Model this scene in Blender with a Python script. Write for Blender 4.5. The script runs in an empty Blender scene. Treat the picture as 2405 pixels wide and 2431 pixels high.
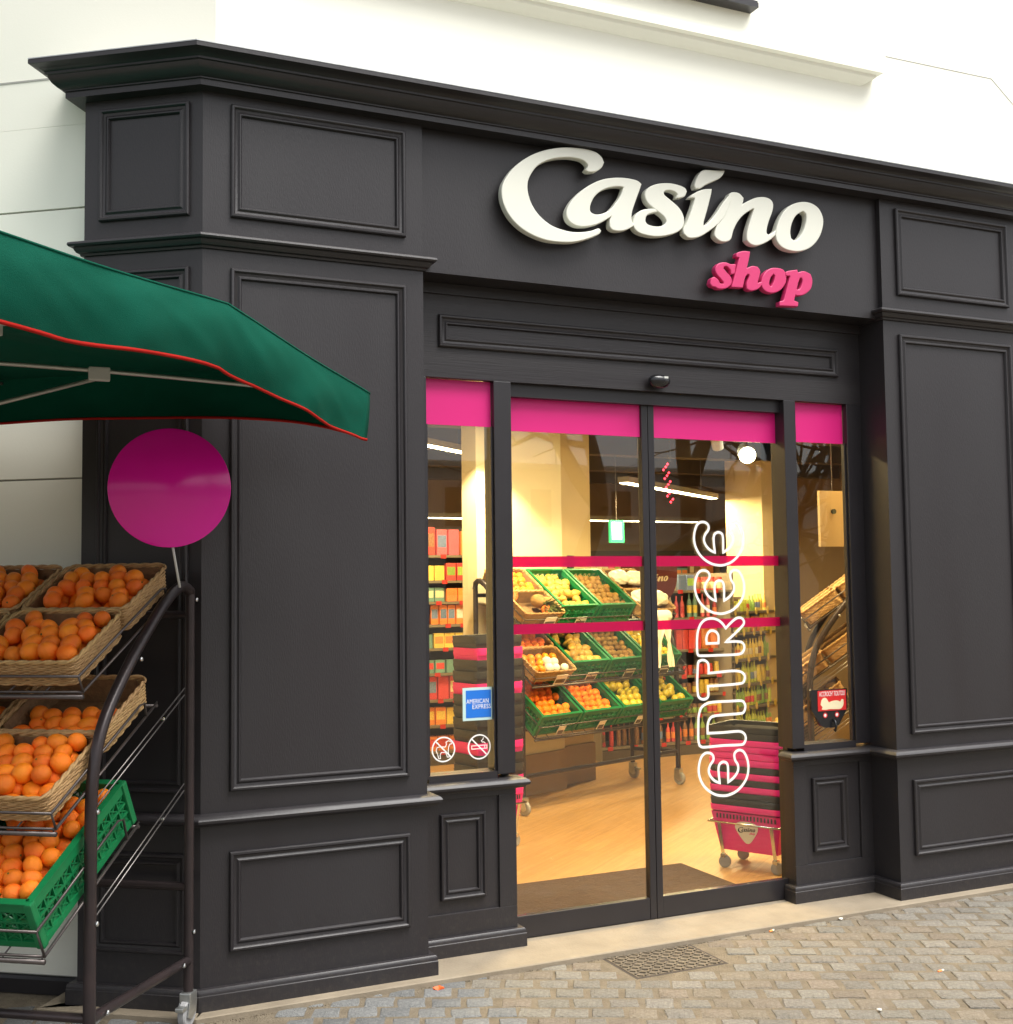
import bpy, bmesh, math, random
from mathutils import Vector, Matrix, noise
R=math.radians
random.seed(7)
scene=bpy.context.scene
COL=scene.collection

# ---------------------------------------------------------------- camera
SW,SH,FPX=2405,2431,2789.86
CAM=Vector((-0.8048,-4.5886,1.58)); YAW,PITCH,ROLL=R(24.5222),R(3.5031),R(-0.7147)
_fw=Vector((math.sin(YAW)*math.cos(PITCH),math.cos(YAW)*math.cos(PITCH),math.sin(PITCH)))
_rt=Vector((math.cos(YAW),-math.sin(YAW),0)); _up=_rt.cross(_fw)
_r2=_rt*math.cos(ROLL)+_up*math.sin(ROLL); _u2=-_rt*math.sin(ROLL)+_up*math.cos(ROLL)
cd=bpy.data.cameras.new('camera'); cam=bpy.data.objects.new('camera',cd); COL.objects.link(cam)
cam.matrix_world=Matrix(((_r2.x,_u2.x,-_fw.x,CAM.x),(_r2.y,_u2.y,-_fw.y,CAM.y),(_r2.z,_u2.z,-_fw.z,CAM.z),(0,0,0,1)))
cd.sensor_fit='VERTICAL'; cd.sensor_height=24; cd.sensor_width=24; cd.lens=24*FPX/SH; cd.clip_end=500; cd.clip_start=.05
scene.camera=cam
# ---------------------------------------------------------------- world, sun, exposure
wd=bpy.data.worlds.new('World'); scene.world=wd; wd.use_nodes=True
nt=wd.node_tree; bg=nt.nodes['Background']
sky=nt.nodes.new('ShaderNodeTexSky'); sky.sky_type='NISHITA'; sky.sun_disc=False
SUN_EL,SUN_AZ=R(64),R(146)      # azimuth from +y towards +x
sky.sun_elevation=SUN_EL; sky.sun_rotation=SUN_AZ; sky.air_density=1.0; sky.dust_density=4.0; sky.ozone_density=1.0
hs=nt.nodes.new('ShaderNodeHueSaturation'); hs.inputs['Saturation'].default_value=.22
nt.links.new(sky.outputs[0],hs.inputs['Color']); nt.links.new(hs.outputs[0],bg.inputs['Color']); bg.inputs['Strength'].default_value=.085
sl=bpy.data.lights.new('sun','SUN'); sl.energy=1.5; sl.angle=R(40); sl.color=(1,.97,.92)
so=bpy.data.objects.new('sun',sl); COL.objects.link(so)
_sd=Vector((math.sin(SUN_AZ)*math.cos(SUN_EL),math.cos(SUN_AZ)*math.cos(SUN_EL),math.sin(SUN_EL)))
so.rotation_euler=_sd.to_track_quat('Z','Y').to_euler()
vs=scene.view_settings; vs.view_transform='Standard'; vs.look='None'; vs.gamma=1; vs.use_curve_mapping=False
vs.exposure=1.6

# ---------------------------------------------------------------- pixel helpers (a pixel gives a direction only)
def ray(u,v): return _r2*((u-SW/2)/FPX)-_u2*((v-SH/2)/FPX)+_fw
def onY(u,v,y):
    d=ray(u,v); return CAM+d*((y-CAM.y)/d.y)
def onZ(u,v,z):
    d=ray(u,v); return CAM+d*((z-CAM.z)/d.z)
def onP(u,v,p,n):
    d=ray(u,v); return CAM+d*((p-CAM).dot(n)/d.dot(n))
def project(P):
    q=P-CAM; z=q.dot(_fw)
    return SW/2+FPX*q.dot(_r2)/z, SH/2-FPX*q.dot(_u2)/z, z

# ---------------------------------------------------------------- materials
MATS={}
def mat(name,col,rough=.5,metal=0,col2=None,nscale=8,bump=0,bscale=60,rand=0,spec=.5,emit=None,estr=0,coat=0,detail=4,stretch=None,rough2=None):
    m=bpy.data.materials.new(name); m.use_nodes=True; t=m.node_tree; b=t.nodes['Principled BSDF']
    b.inputs['Base Color'].default_value=(*col,1); b.inputs['Roughness'].default_value=rough; b.inputs['Metallic'].default_value=metal
    b.inputs['Specular IOR Level'].default_value=spec; b.inputs['Coat Weight'].default_value=coat
    tc=t.nodes.new('ShaderNodeTexCoord'); mp=t.nodes.new('ShaderNodeMapping'); t.links.new(tc.outputs['Object'],mp.inputs[0])
    if stretch: mp.inputs['Scale'].default_value=stretch
    src=None
    if col2:
        n=t.nodes.new('ShaderNodeTexNoise'); n.inputs['Scale'].default_value=nscale; n.inputs['Detail'].default_value=detail; n.inputs['Roughness'].default_value=.6
        t.links.new(mp.outputs[0],n.inputs['Vector'])
        cr=t.nodes.new('ShaderNodeMapRange'); cr.inputs['From Min'].default_value=.32; cr.inputs['From Max'].default_value=.68; t.links.new(n.outputs['Fac'],cr.inputs['Value'])
        mx=t.nodes.new('ShaderNodeMix'); mx.data_type='RGBA'; mx.inputs['A'].default_value=(*col,1); mx.inputs['B'].default_value=(*col2,1)
        t.links.new(cr.outputs[0],mx.inputs['Factor']); src=mx.outputs['Result']
        if rough2 is not None:
            mr=t.nodes.new('ShaderNodeMapRange'); mr.inputs['To Min'].default_value=rough; mr.inputs['To Max'].default_value=rough2
            t.links.new(cr.outputs[0],mr.inputs['Value']); t.links.new(mr.outputs[0],b.inputs['Roughness'])
    if rand:
        oi=t.nodes.new('ShaderNodeObjectInfo'); h=t.nodes.new('ShaderNodeHueSaturation')
        m1=t.nodes.new('ShaderNodeMapRange'); m1.inputs['To Min'].default_value=1-rand; m1.inputs['To Max'].default_value=1+rand
        t.links.new(oi.outputs['Random'],m1.inputs['Value']); t.links.new(m1.outputs[0],h.inputs['Value'])
        ml=t.nodes.new('ShaderNodeMath'); ml.operation='MULTIPLY'; ml.inputs[1].default_value=7.31; t.links.new(oi.outputs['Random'],ml.inputs[0])
        fr=t.nodes.new('ShaderNodeMath'); fr.operation='FRACT'; t.links.new(ml.outputs[0],fr.inputs[0])
        m2=t.nodes.new('ShaderNodeMapRange'); m2.inputs['To Min'].default_value=.5-rand*.045; m2.inputs['To Max'].default_value=.5+rand*.045
        t.links.new(fr.outputs[0],m2.inputs['Value']); t.links.new(m2.outputs[0],h.inputs['Hue'])
        if src: t.links.new(src,h.inputs['Color'])
        else: h.inputs['Color'].default_value=(*col,1)
        src=h.outputs[0]
    if src: t.links.new(src,b.inputs['Base Color'])
    if bump:
        n=t.nodes.new('ShaderNodeTexNoise'); n.inputs['Scale'].default_value=bscale; n.inputs['Detail'].default_value=5; t.links.new(mp.outputs[0],n.inputs['Vector'])
        bp=t.nodes.new('ShaderNodeBump'); bp.inputs['Strength'].default_value=bump; bp.inputs['Distance'].default_value=.01
        t.links.new(n.outputs['Fac'],bp.inputs['Height']); t.links.new(bp.outputs[0],b.inputs['Normal'])
    if emit:
        b.inputs['Emission Color'].default_value=(*emit,1); b.inputs['Emission Strength'].default_value=estr
    MATS[name]=m; return m
mat('paint',(.0200,.0170,.0190),.38,col2=(.0225,.0205,.0225),nscale=2.5,bump=.10,bscale=240,stretch=(1,1,.22),rough2=.47)
mat('paint_grain',(.0200,.0170,.0190),.38,col2=(.0235,.021,.0225),nscale=6,bump=.12,bscale=90,stretch=(.06,1,2.5),rough2=.5)
mat('frame_paint',(.019,.017,.0195),.33,col2=(.022,.020,.0225),nscale=5)
mat('wall_white',(.87,.87,.775),.8,col2=(.845,.845,.745),nscale=.9,bump=.04,bscale=120)
mat('wall_joint',(.36,.36,.33),.9)
mat('step_stone',(.275,.228,.162),.82,col2=(.205,.168,.118),nscale=5,bump=.25,bscale=90,detail=8)
mat('sett',(.135,.124,.102),.92,col2=(.23,.212,.176),nscale=60,bump=.9,bscale=150,rand=.13,detail=8)
mat('sett_brown',(.142,.117,.086),.92,col2=(.225,.19,.143),nscale=60,bump=.9,bscale=150,rand=.12,detail=8)
mat('sett_blue',(.115,.119,.117),.92,col2=(.195,.196,.188),nscale=60,bump=.9,bscale=150,rand=.14,detail=8)
mat('mortar',(.19,.155,.107),.95,col2=(.125,.10,.066),nscale=14,bump=.9,bscale=120,detail=8)
mat('iron',(.10,.08,.058),.75,metal=.2,col2=(.17,.14,.10),nscale=20,bump=.5,bscale=90)
mat('dark_iron',(.04,.03,.025),.8)
mat('letter_white',(.74,.75,.66),.4)
mat('letter_pink',(.60,.034,.155),.45)
mat('pink_vinyl',(.66,.006,.185),.45)
mat('pink_disc',(.86,.008,.40),.16,coat=0)
mat('canopy',(.0015,.080,.050),.9,col2=(.0015,.072,.044),nscale=6,bump=.2,bscale=400,spec=.12)
mat('piping',(.36,.014,.010),.8,spec=.1)
mat('rib_metal',(.52,.51,.47),.4,metal=.5)
mat('rib_plastic',(.55,.55,.52),.5)
mat('rack_metal',(.045,.032,.032),.32,metal=.35,col2=(.03,.024,.025),nscale=9)
mat('wire',(.10,.085,.08),.35,metal=.6)
mat('rod_metal',(.26,.24,.23),.35,metal=.8)
mat('chrome',(.62,.63,.62),.25,metal=1)
mat('zinc',(.55,.56,.54),.35,metal=.9,col2=(.42,.43,.42),nscale=25)
mat('rubber',(.10,.10,.10),.7)
mat('grey_rubber',(.30,.30,.30),.7)
mat('wicker',(.52,.33,.14),.6,col2=(.36,.21,.085),nscale=30,bump=.3,bscale=200,rand=.12)
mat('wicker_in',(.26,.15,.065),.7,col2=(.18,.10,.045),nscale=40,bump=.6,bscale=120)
mat('crate_green',(.005,.175,.055),.42,col2=(.004,.15,.046),nscale=9)
mat('orange_skin',(.97,.185,.007),.40,col2=(.98,.26,.013),nscale=14,bump=.45,bscale=330,rand=.16,spec=.4)
mat('orange_flesh',(.90,.30,.06),.4,col2=(.8,.16,.03),nscale=60)
mat('stem',(.10,.13,.02),.7)
mat('apple_skin',(.55,.42,.035),.35,rand=.18)
mat('pear_skin',(.50,.31,.05),.5,col2=(.38,.24,.05),nscale=18,rand=.15)
mat('kiwi_skin',(.28,.16,.04),.75,col2=(.19,.10,.025),nscale=30,rand=.2)
mat('lemon_skin',(.80,.60,.05),.4,rand=.12)
mat('mandarin',(.88,.26,.015),.4,rand=.2)
mat('paper_white',(.75,.72,.65),.8)
mat('wood_floor',(.46,.25,.085),.42)
mat('mat_brown',(.05,.026,.016),.95,col2=(.085,.048,.03),nscale=90,bump=.8,bscale=300,stretch=(.1,1,1))
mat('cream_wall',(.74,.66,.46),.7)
mat('tan_shade_wall',(.60,.47,.27),.7)
mat('tan_panel',(.40,.30,.16),.6)
mat('brown_board',(.33,.235,.155),.5)
mat('ceiling_dark',(.075,.055,.036),.85)
mat('back_dark',(.24,.17,.095),.8)
mat('shelf_metal',(.24,.21,.16),.5,metal=.2)
mat('shelf_back',(.10,.08,.06),.7)
mat('basket_pink',(.80,.012,.24),.45)
mat('basket_black',(.022,.020,.020),.45)
mat('burgundy',(.115,.012,.012),.5)
mat('cream',(.80,.70,.45),.6)
mat('amex_blue',(.012,.16,.62),.4)
mat('pale_blue',(.50,.68,.66),.5)
mat('white_vinyl',(.82,.82,.80),.5)
mat('tag_red',(.55,.03,.02),.5)
mat('tag_yellow',(.80,.62,.16),.5)
mat('sign_red',(.62,.02,.02),.4)
mat('black_gloss',(.015,.015,.017),.18)
mat('plastic_bag',(.80,.75,.60),.35)
mat('window_grey',(.55,.56,.52),.6)
mat('window_dark',(.03,.045,.045),.08)
mat('limestone',(.62,.60,.55),.85,col2=(.54,.52,.47),nscale=1.5)
mat('bark',(.055,.045,.035),.9,col2=(.09,.075,.06),nscale=12)
mat('lamp_warm',(1,.9,.7),.5,emit=(1,.80,.46),estr=9)
mat('lamp_white',(1,.95,.8),.5,emit=(1,.90,.62),estr=26)
mat('led_red',(.5,.0,.0),.5,emit=(1,.03,.05),estr=3)
mat('exit_green',(.02,.4,.15),.5,emit=(.02,.45,.10),estr=1.0)
mat('exit_white',(.9,.9,.8),.5,emit=(.9,1,.75),estr=2.2)
mat('grit',(.06,.045,.03),.95,col2=(.16,.13,.09),nscale=200)
mat('peel',(.80,.12,.02),.6)
for nm,c in dict(prod_red=(.55,.03,.03),prod_orange=(.78,.20,.03),prod_yellow=(.78,.52,.08),prod_green=(.20,.36,.05),prod_brown=(.20,.09,.035),prod_cream=(.70,.58,.36),prod_pink=(.70,.10,.14),prod_teal=(.12,.28,.25),prod_blue=(.10,.16,.32),prod_white=(.72,.70,.62),prod_lime=(.42,.48,.04)).items():
    mat(nm,c,.4,col2=tuple(min(1,x*1.5+.10) for x in c),nscale=16,rand=.15)
for _n in ('paint','paint_grain'):
    t=MATS[_n].node_tree; b=t.nodes['Principled BSDF']; src=b.inputs['Base Color'].links[0].from_socket
    tc=t.nodes.new('ShaderNodeTexCoord'); sx=t.nodes.new('ShaderNodeSeparateXYZ'); t.links.new(tc.outputs['Object'],sx.inputs[0])
    hgt=t.nodes.new('ShaderNodeMapRange'); hgt.inputs['From Min'].default_value=.42; hgt.inputs['From Max'].default_value=.0; t.links.new(sx.outputs['Z'],hgt.inputs['Value'])
    nz=t.nodes.new('ShaderNodeTexNoise'); nz.inputs['Scale'].default_value=38; nz.inputs['Detail'].default_value=8; nz.inputs['Roughness'].default_value=.75; t.links.new(tc.outputs['Object'],nz.inputs['Vector'])
    th=t.nodes.new('ShaderNodeMapRange'); th.inputs['From Min'].default_value=.50; th.inputs['From Max'].default_value=.78; t.links.new(nz.outputs['Fac'],th.inputs['Value'])
    ml=t.nodes.new('ShaderNodeMath'); ml.operation='MULTIPLY'; t.links.new(hgt.outputs[0],ml.inputs[0]); t.links.new(th.outputs[0],ml.inputs[1])
    mx=t.nodes.new('ShaderNodeMix'); mx.data_type='RGBA'; mx.inputs['B'].default_value=(.050,.043,.037,1); t.links.new(ml.outputs[0],mx.inputs['Factor']); t.links.new(src,mx.inputs['A']); t.links.new(mx.outputs['Result'],b.inputs['Base Color'])
# glass: clear pane with real reflections, light passes straight through
g=bpy.data.materials.new('glass'); g.use_nodes=True; t=g.node_tree; t.nodes.remove(t.nodes['Principled BSDF'])
fr=t.nodes.new('ShaderNodeFresnel'); gi=t.nodes.new('ShaderNodeNewGeometry'); mi=t.nodes.new('ShaderNodeMapRange')   # thin pane: both faces reflect alike
mi.inputs['To Min'].default_value=1.62; mi.inputs['To Max'].default_value=1/1.62; t.links.new(gi.outputs['Backfacing'],mi.inputs['Value']); t.links.new(mi.outputs[0],fr.inputs['IOR'])
tr=t.nodes.new('ShaderNodeBsdfTransparent'); tr.inputs['Color'].default_value=(.95,.97,.95,1)
gl=t.nodes.new('ShaderNodeBsdfGlossy'); gl.inputs['Roughness'].default_value=.0
mx=t.nodes.new('ShaderNodeMixShader'); t.links.new(fr.outputs[0],mx.inputs[0]); t.links.new(tr.outputs[0],mx.inputs[1]); t.links.new(gl.outputs[0],mx.inputs[2]); t.links.new(mx.outputs[0],t.nodes['Material Output'].inputs[0])
MATS['glass']=g
# translucent red film on the doors
g=bpy.data.materials.new('red_film'); g.use_nodes=True; t=g.node_tree; b=t.nodes['Principled BSDF']
b.inputs['Base Color'].default_value=(.58,.008,.10,1); b.inputs['Roughness'].default_value=.3
tr=t.nodes.new('ShaderNodeBsdfTransparent'); tr.inputs['Color'].default_value=(.85,.05,.14,1)
mx=t.nodes.new('ShaderNodeMixShader'); mx.inputs[0].default_value=.55
t.links.new(tr.outputs[0],mx.inputs[1]); t.links.new(b.outputs[0],mx.inputs[2]); t.links.new(mx.outputs[0],t.nodes['Material Output'].inputs[0]); MATS['red_film']=g
g=bpy.data.materials.new('frost'); g.use_nodes=True; t=g.node_tree; b=t.nodes['Principled BSDF']
b.inputs['Base Color'].default_value=(.8,.76,.62,1); b.inputs['Roughness'].default_value=.35
tr=t.nodes.new('ShaderNodeBsdfTransparent'); mx=t.nodes.new('ShaderNodeMixShader'); mx.inputs[0].default_value=.6
t.links.new(tr.outputs[0],mx.inputs[1]); t.links.new(b.outputs[0],mx.inputs[2]); t.links.new(mx.outputs[0],t.nodes['Material Output'].inputs[0]); MATS['frost']=g
# plank floor
m=MATS['wood_floor']; t=m.node_tree; b=t.nodes['Principled BSDF']; tc=t.nodes.new('ShaderNodeTexCoord'); mp=t.nodes.new('ShaderNodeMapping'); mp.inputs['Rotation'].default_value=(0,0,R(-38))
t.links.new(tc.outputs['Object'],mp.inputs[0])
br=t.nodes.new('ShaderNodeTexBrick'); br.inputs['Scale'].default_value=1; br.inputs['Brick Width'].default_value=1.2; br.inputs['Row Height'].default_value=.16; br.inputs['Mortar Size'].default_value=.0015
br.inputs['Color1'].default_value=(.47,.275,.11,1); br.inputs['Color2'].default_value=(.43,.245,.095,1); br.inputs['Mortar'].default_value=(.28,.155,.06,1)
t.links.new(mp.outputs[0],br.inputs['Vector'])
mp2=t.nodes.new('ShaderNodeMapping'); mp2.inputs['Scale'].default_value=(1.2,22,1); t.links.new(mp.outputs[0],mp2.inputs[0])
n=t.nodes.new('ShaderNodeTexNoise'); n.inputs['Scale'].default_value=2.2; n.inputs['Detail'].default_value=6; t.links.new(mp2.outputs[0],n.inputs['Vector'])
mr=t.nodes.new('ShaderNodeMapRange'); mr.inputs['From Min'].default_value=.35; mr.inputs['From Max'].default_value=.7; mr.inputs['To Min'].default_value=.84; mr.inputs['To Max'].default_value=1.08; t.links.new(n.outputs['Fac'],mr.inputs['Value'])
h=t.nodes.new('ShaderNodeHueSaturation'); t.links.new(br.outputs['Color'],h.inputs['Color']); t.links.new(mr.outputs[0],h.inputs['Value']); t.links.new(h.outputs[0],b.inputs['Base Color'])

# ---------------------------------------------------------------- mesh builder
class MB:
    def __init__(s): s.v=[]; s.f=[]
    def add(s,vs,fs,M=None):
        o=len(s.v); s.v+=[(M@Vector(p) if M else Vector(p)) for p in vs]; s.f+=[tuple(i+o for i in f) for f in fs]; return s
    def box(s,x0,x1,y0,y1,z0,z1,M=None):
        return s.add([(x0,y0,z0),(x1,y0,z0),(x1,y1,z0),(x0,y1,z0),(x0,y0,z1),(x1,y0,z1),(x1,y1,z1),(x0,y1,z1)],
            [(3,2,1,0),(4,5,6,7),(0,1,5,4),(1,2,6,5),(2,3,7,6),(3,0,4,7)],M)
    def prism(s,poly,z0,z1,M=None):      # poly counter-clockwise seen from +z
        n=len(poly); a=[(p[0],p[1],z0) for p in poly]+[(p[0],p[1],z1) for p in poly]
        return s.add(a,[tuple(range(n-1,-1,-1)),tuple(range(n,2*n))]+[(i,(i+1)%n,n+(i+1)%n,n+i) for i in range(n)],M)
    def tube(s,pts,r,seg=8,M=None,closed=False,caps=True,flat=None):
        pts=[Vector(p) for p in pts]; n=len(pts); rings=[]; prev=None
        for i,p in enumerate(pts):
            if closed: d=(pts[(i+1)%n]-pts[i-1])
            else: d=pts[min(i+1,n-1)]-pts[max(i-1,0)]
            d.normalize()
            if prev is None:
                u=d.orthogonal().normalized() if flat is None else (Vector(flat)-d*d.dot(Vector(flat))).normalized()
            else:
                u=prev-d*prev.dot(d); u.normalize()
            prev=u; w=d.cross(u); rr=r[i] if isinstance(r,(list,tuple)) else r
            rings.append([p+(u*math.cos(2*math.pi*k/seg)+w*math.sin(2*math.pi*k/seg))*rr for k in range(seg)])
        vs=[q for ring in rings for q in ring]; fs=[]
        for i in range(n if closed else n-1):
            j=(i+1)%n
            for k in range(seg): fs.append((i*seg+k,i*seg+(k+1)%seg,j*seg+(k+1)%seg,j*seg+k))
        if caps and not closed: fs+= [tuple(range(seg-1,-1,-1)),tuple((n-1)*seg+k for k in range(seg))]
        return s.add(vs,fs,M)
    def lathe(s,prof,seg=20,M=None):     # prof: (r,z) bottom to top
        vs=[];fs=[];n=len(prof)
        for r,z in prof:
            for k in range(seg): vs.append((r*math.cos(2*math.pi*k/seg),r*math.sin(2*math.pi*k/seg),z))
        for i in range(n-1):
            for k in range(seg): fs.append((i*seg+k,i*seg+(k+1)%seg,(i+1)*seg+(k+1)%seg,(i+1)*seg+k))
        fs+=[tuple(range(seg-1,-1,-1)),tuple((n-1)*seg+k for k in range(seg))]
        return s.add(vs,fs,M)
    def sweep(s,path,prof,caps=True):    # path 2D plan, prof list (outward offset,z); outward = right of travel for +x -> -y
        P=[Vector(p) for p in path]; n=len(P); N=[]
        for i in range(n-1):
            d=(P[i+1]-P[i]).normalized(); N.append(Vector((d.y,-d.x)))
        vs=[];m=len(prof)
        for i in range(n):
            if i==0: o=N[0]
            elif i==n-1: o=N[-1]
            else:
                b=(N[i-1]+N[i]).normalized(); o=b/max(.2,b.dot(N[i]))
            for (a,z) in prof: q=P[i]+o*a; vs.append((q.x,q.y,z))
        fs=[]
        for i in range(n-1):
            for k in range(m-1): fs.append((i*m+k,(i+1)*m+k,(i+1)*m+k+1,i*m+k+1))
            fs.append((i*m+m-1,(i+1)*m+m-1,(i+1)*m,i*m))
        if caps: fs+=[tuple(range(m)),tuple((n-1)*m+k for k in range(m-1,-1,-1))]
        return s.add(vs,fs)
    def build(s,name,m,parent=None,smooth=False,bevel=0,auto=None):
        me=bpy.data.meshes.new(name); me.from_pydata([tuple(p) for p in s.v],[],s.f); me.validate()
        b=bmesh.new(); b.from_mesh(me); bmesh.ops.recalc_face_normals(b,faces=b.faces)
        if bevel:
            es=[e for e in b.edges if len(e.link_faces)==2 and e.calc_face_angle(0)>.6]
            bmesh.ops.bevel(b,geom=es,offset=bevel,segments=2,affect='EDGES',profile=.6,clamp_overlap=True)
        b.to_mesh(me); b.free()
        if smooth: me.shade_smooth()
        if auto: me.shade_smooth(); me.set_sharp_from_angle(angle=R(auto))
        return link(name,me,m,parent)
def link(name,me,m,parent=None):
    if m is not None and not me.materials: me.materials.append(MATS[m] if isinstance(m,str) else m)
    o=bpy.data.objects.new(name,me); COL.objects.link(o)
    if parent: o.parent=parent
    return o
def thing(name,label,cat,loc=(0,0,0),rotz=0,group=None,M=None):
    o=bpy.data.objects.new(name,None); COL.objects.link(o); o.empty_display_size=.1
    if M is not None: o.matrix_world=M
    else: o.location=loc; o.rotation_euler=(0,0,rotz)
    return tag(o,label,cat,group)
def tag(o,label,cat,group=None):
    o['label']=label; o['category']=cat
    if group: o['group']=group
    return o
def struct(o): o['kind']='structure'; return o
def copy_tree(root,M,label=None,group=None):
    r=root.copy(); COL.objects.link(r); r.matrix_world=M
    if label: r['label']=label
    if group: r['group']=group
    for ch in list(root.children):
        c=ch.copy(); COL.objects.link(c); c.parent=r
        for g in list(ch.children):
            d=g.copy(); COL.objects.link(d); d.parent=c
    return r
def TR(x=0,y=0,z=0): return Matrix.Translation((x,y,z))
def RX(a): return Matrix.Rotation(a,4,'X')
def RY(a): return Matrix.Rotation(a,4,'Y')
def RZ(a): return Matrix.Rotation(a,4,'Z')
def smooth_pts(pts,closed=True,sub=4,corner=55):
    P=[Vector((p[0],p[1],0)) for p in pts]; n=len(P); out=[]
    for i in range(n if closed else n-1):
        p0=P[i-1] if (closed or i>0) else P[i]; p1=P[i]; p2=P[(i+1)%n]; p3=P[(i+2)%n] if (closed or i+2<n) else p2
        def crn(a,b,c):
            x=(b-a);y=(c-b)
            return x.length<1e-9 or y.length<1e-9 or x.angle(y)>R(corner)
        t1=(p2-p0)*.5; t2=(p3-p1)*.5
        l=(p2-p1).length
        if crn(p0,p1,p2): t1=(p2-p1)
        if crn(p1,p2,p3): t2=(p2-p1)
        if t1.length>1.6*l: t1=t1.normalized()*1.6*l
        if t2.length>1.6*l: t2=t2.normalized()*1.6*l
        for k in range(sub):
            t=k/sub; out.append((2*t**3-3*t**2+1)*p1+(t**3-2*t**2+t)*t1+(-2*t**3+3*t**2)*p2+(t**3-t**2)*t2)
    if not closed: out.append(P[-1])
    return out
def outline_mesh(name,loops,extrude,bev=0,res=2):
    """filled 2D outlines (first outer, others holes) extruded along local z, as a mesh"""
    cu=bpy.data.curves.new(name,'CURVE'); cu.dimensions='2D'; cu.fill_mode='BOTH'; cu.extrude=extrude; cu.bevel_depth=bev; cu.bevel_resolution=res
    for lp in loops:
        s=cu.splines.new('POLY'); s.points.add(len(lp)-1); s.use_cyclic_u=True
        for q,p in zip(s.points,lp): q.co=(p[0],p[1],0,1)
    o=bpy.data.objects.new(name,cu); COL.objects.link(o); dg=bpy.context.evaluated_depsgraph_get(); dg.update()
    me=bpy.data.meshes.new_from_object(o.evaluated_get(dg)); me.name=name
    bpy.data.objects.remove(o); bpy.data.curves.remove(cu); me.materials.clear()
    return me
def text_mesh(name,body,size,extrude=.0008,shear=0,spacing=1,align='CENTER'):
    cu=bpy.data.curves.new(name,'FONT'); cu.body=body; cu.size=size; cu.extrude=extrude; cu.shear=shear; cu.space_character=spacing; cu.align_x=align; cu.align_y='CENTER'; cu.resolution_u=3
    o=bpy.data.objects.new(name,cu); COL.objects.link(o); dg=bpy.context.evaluated_depsgraph_get(); dg.update()
    me=bpy.data.meshes.new_from_object(o.evaluated_get(dg)); me.name=name
    bpy.data.objects.remove(o); bpy.data.curves.remove(cu); me.materials.clear()
    return me
def ribbon(mb,pts,w,h,closed=True):
    """flat strip of width w following 2D points, thickness h along z"""
    P=[Vector((p[0],p[1])) for p in pts]; n=len(P); L=[];Rr=[]
    for i in range(n):
        a=P[i-1] if (closed or i) else P[i]; c=P[(i+1)%n] if (closed or i<n-1) else P[i]
        d1=(P[i]-a); d2=(c-P[i])
        d1=d1.normalized() if d1.length else d2.normalized(); d2=d2.normalized() if d2.length else d1
        b=(d1+d2); b=b.normalized() if b.length>1e-6 else d1
        nn=Vector((-b.y,b.x)); k=min(1.4,1/max(.3,nn.dot(Vector((-d1.y,d1.x)))))
        L.append(P[i]+nn*w/2*k); Rr.append(P[i]-nn*w/2*k)
    vs=[(p.x,p.y,h) for p in L]+[(p.x,p.y,h) for p in Rr]+[(p.x,p.y,0) for p in L]+[(p.x,p.y,0) for p in Rr]; fs=[]
    for i in range(n if closed else n-1):
        j=(i+1)%n; fs+=[(i,j,n+j,n+i),(2*n+j,2*n+i,3*n+i,3*n+j),(i,2*n+i,2*n+j,j),(n+j,3*n+j,3*n+i,n+i)]
    mb.add(vs,fs)
FACE=Matrix(((1,0,0,0),(0,0,-1,0),(0,1,0,0),(0,0,0,1)))   # local (x,y) -> world (x,z), local z -> -y

# ================================================================ SETTING
CH=R(36.203); cW=Vector((math.cos(CH),-math.sin(CH),0)); cN=Vector((-math.sin(CH),-math.cos(CH),0))
E=-.509*cW; E=Vector((E.x,E.y))
n2=Vector((cN.x,cN.y)); w2=Vector((cW.x,cW.y))
Eb=E-n2*.12
GZ=-.02
ground=struct(MB().box(-90,90,-140,60,-.4,GZ-.0038).build('ground','mortar'))
# doorstep slab
pth=[E-w2*.03-n2*.1,E-w2*.03,Vector((0,0)),Vector((4.9,0))]
struct(MB().sweep(pth,[(-.5,-.1),(.085,-.1),(.085,-.004),(.081,0),(-.5,0)]).build('doorstep','step_stone'))

# ---------------------------------------------------------------- white building
bld=thing('building','white rendered building with moulded string course above the dark shopfront','building')
Lw=Eb-w2*6
corner=Eb+w2*.505
MB().sweep([Lw,corner,Vector((9.5,.1))],[(0,3.5),(0,9),(-.3,9),(-.3,3.5)]).build('wall','wall_white',bld)
MB().sweep([Lw,Eb+w2*.02],[(-.014,-.1),(-.014,3.5),(-.3,3.5),(-.3,-.1)]).build('wall_backing','wall_joint',bld)
MB().sweep([Vector((4.38,.1)),Vector((9.5,.1))],[(0,-.1),(0,3.5),(-.3,3.5),(-.3,-.1)]).build('side_wall','wall_white',bld)
zs=[.05,.35,.91,1.47,2.03,2.59,3.148,3.705]
for r in range(len(zs)-1):
    off=0 if r%2 else .75
    xx=0; k=0
    while xx<6:
        ln=1.5 if k or off==0 else off
        a=Eb-w2*min(6,xx+ln)+w2*.004; b=Eb-w2*xx-w2*.004
        if zs[r+1]>3.6: z1=3.499
        else: z1=zs[r+1]-.004
        MB().sweep([a,b],[(0,zs[r]+.004),(0,z1),(-.0135,z1),(-.0135,zs[r]+.004)]).build('stone_panel','wall_white',bld)
        xx+=ln; k+=1
MB().sweep([Lw,Eb-w2*.0],[(0,3.701),(0.0018,3.701),(0.0018,3.709),(0,3.709)]).build('panel_joint','wall_joint',bld)
MB().sweep([Lw,Eb+w2*.01],[(.012,-.02),(.012,.035),(.004,.046),(-.012,.046),(-.012,-.02)]).build('skirting','frame_paint',bld)
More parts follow.
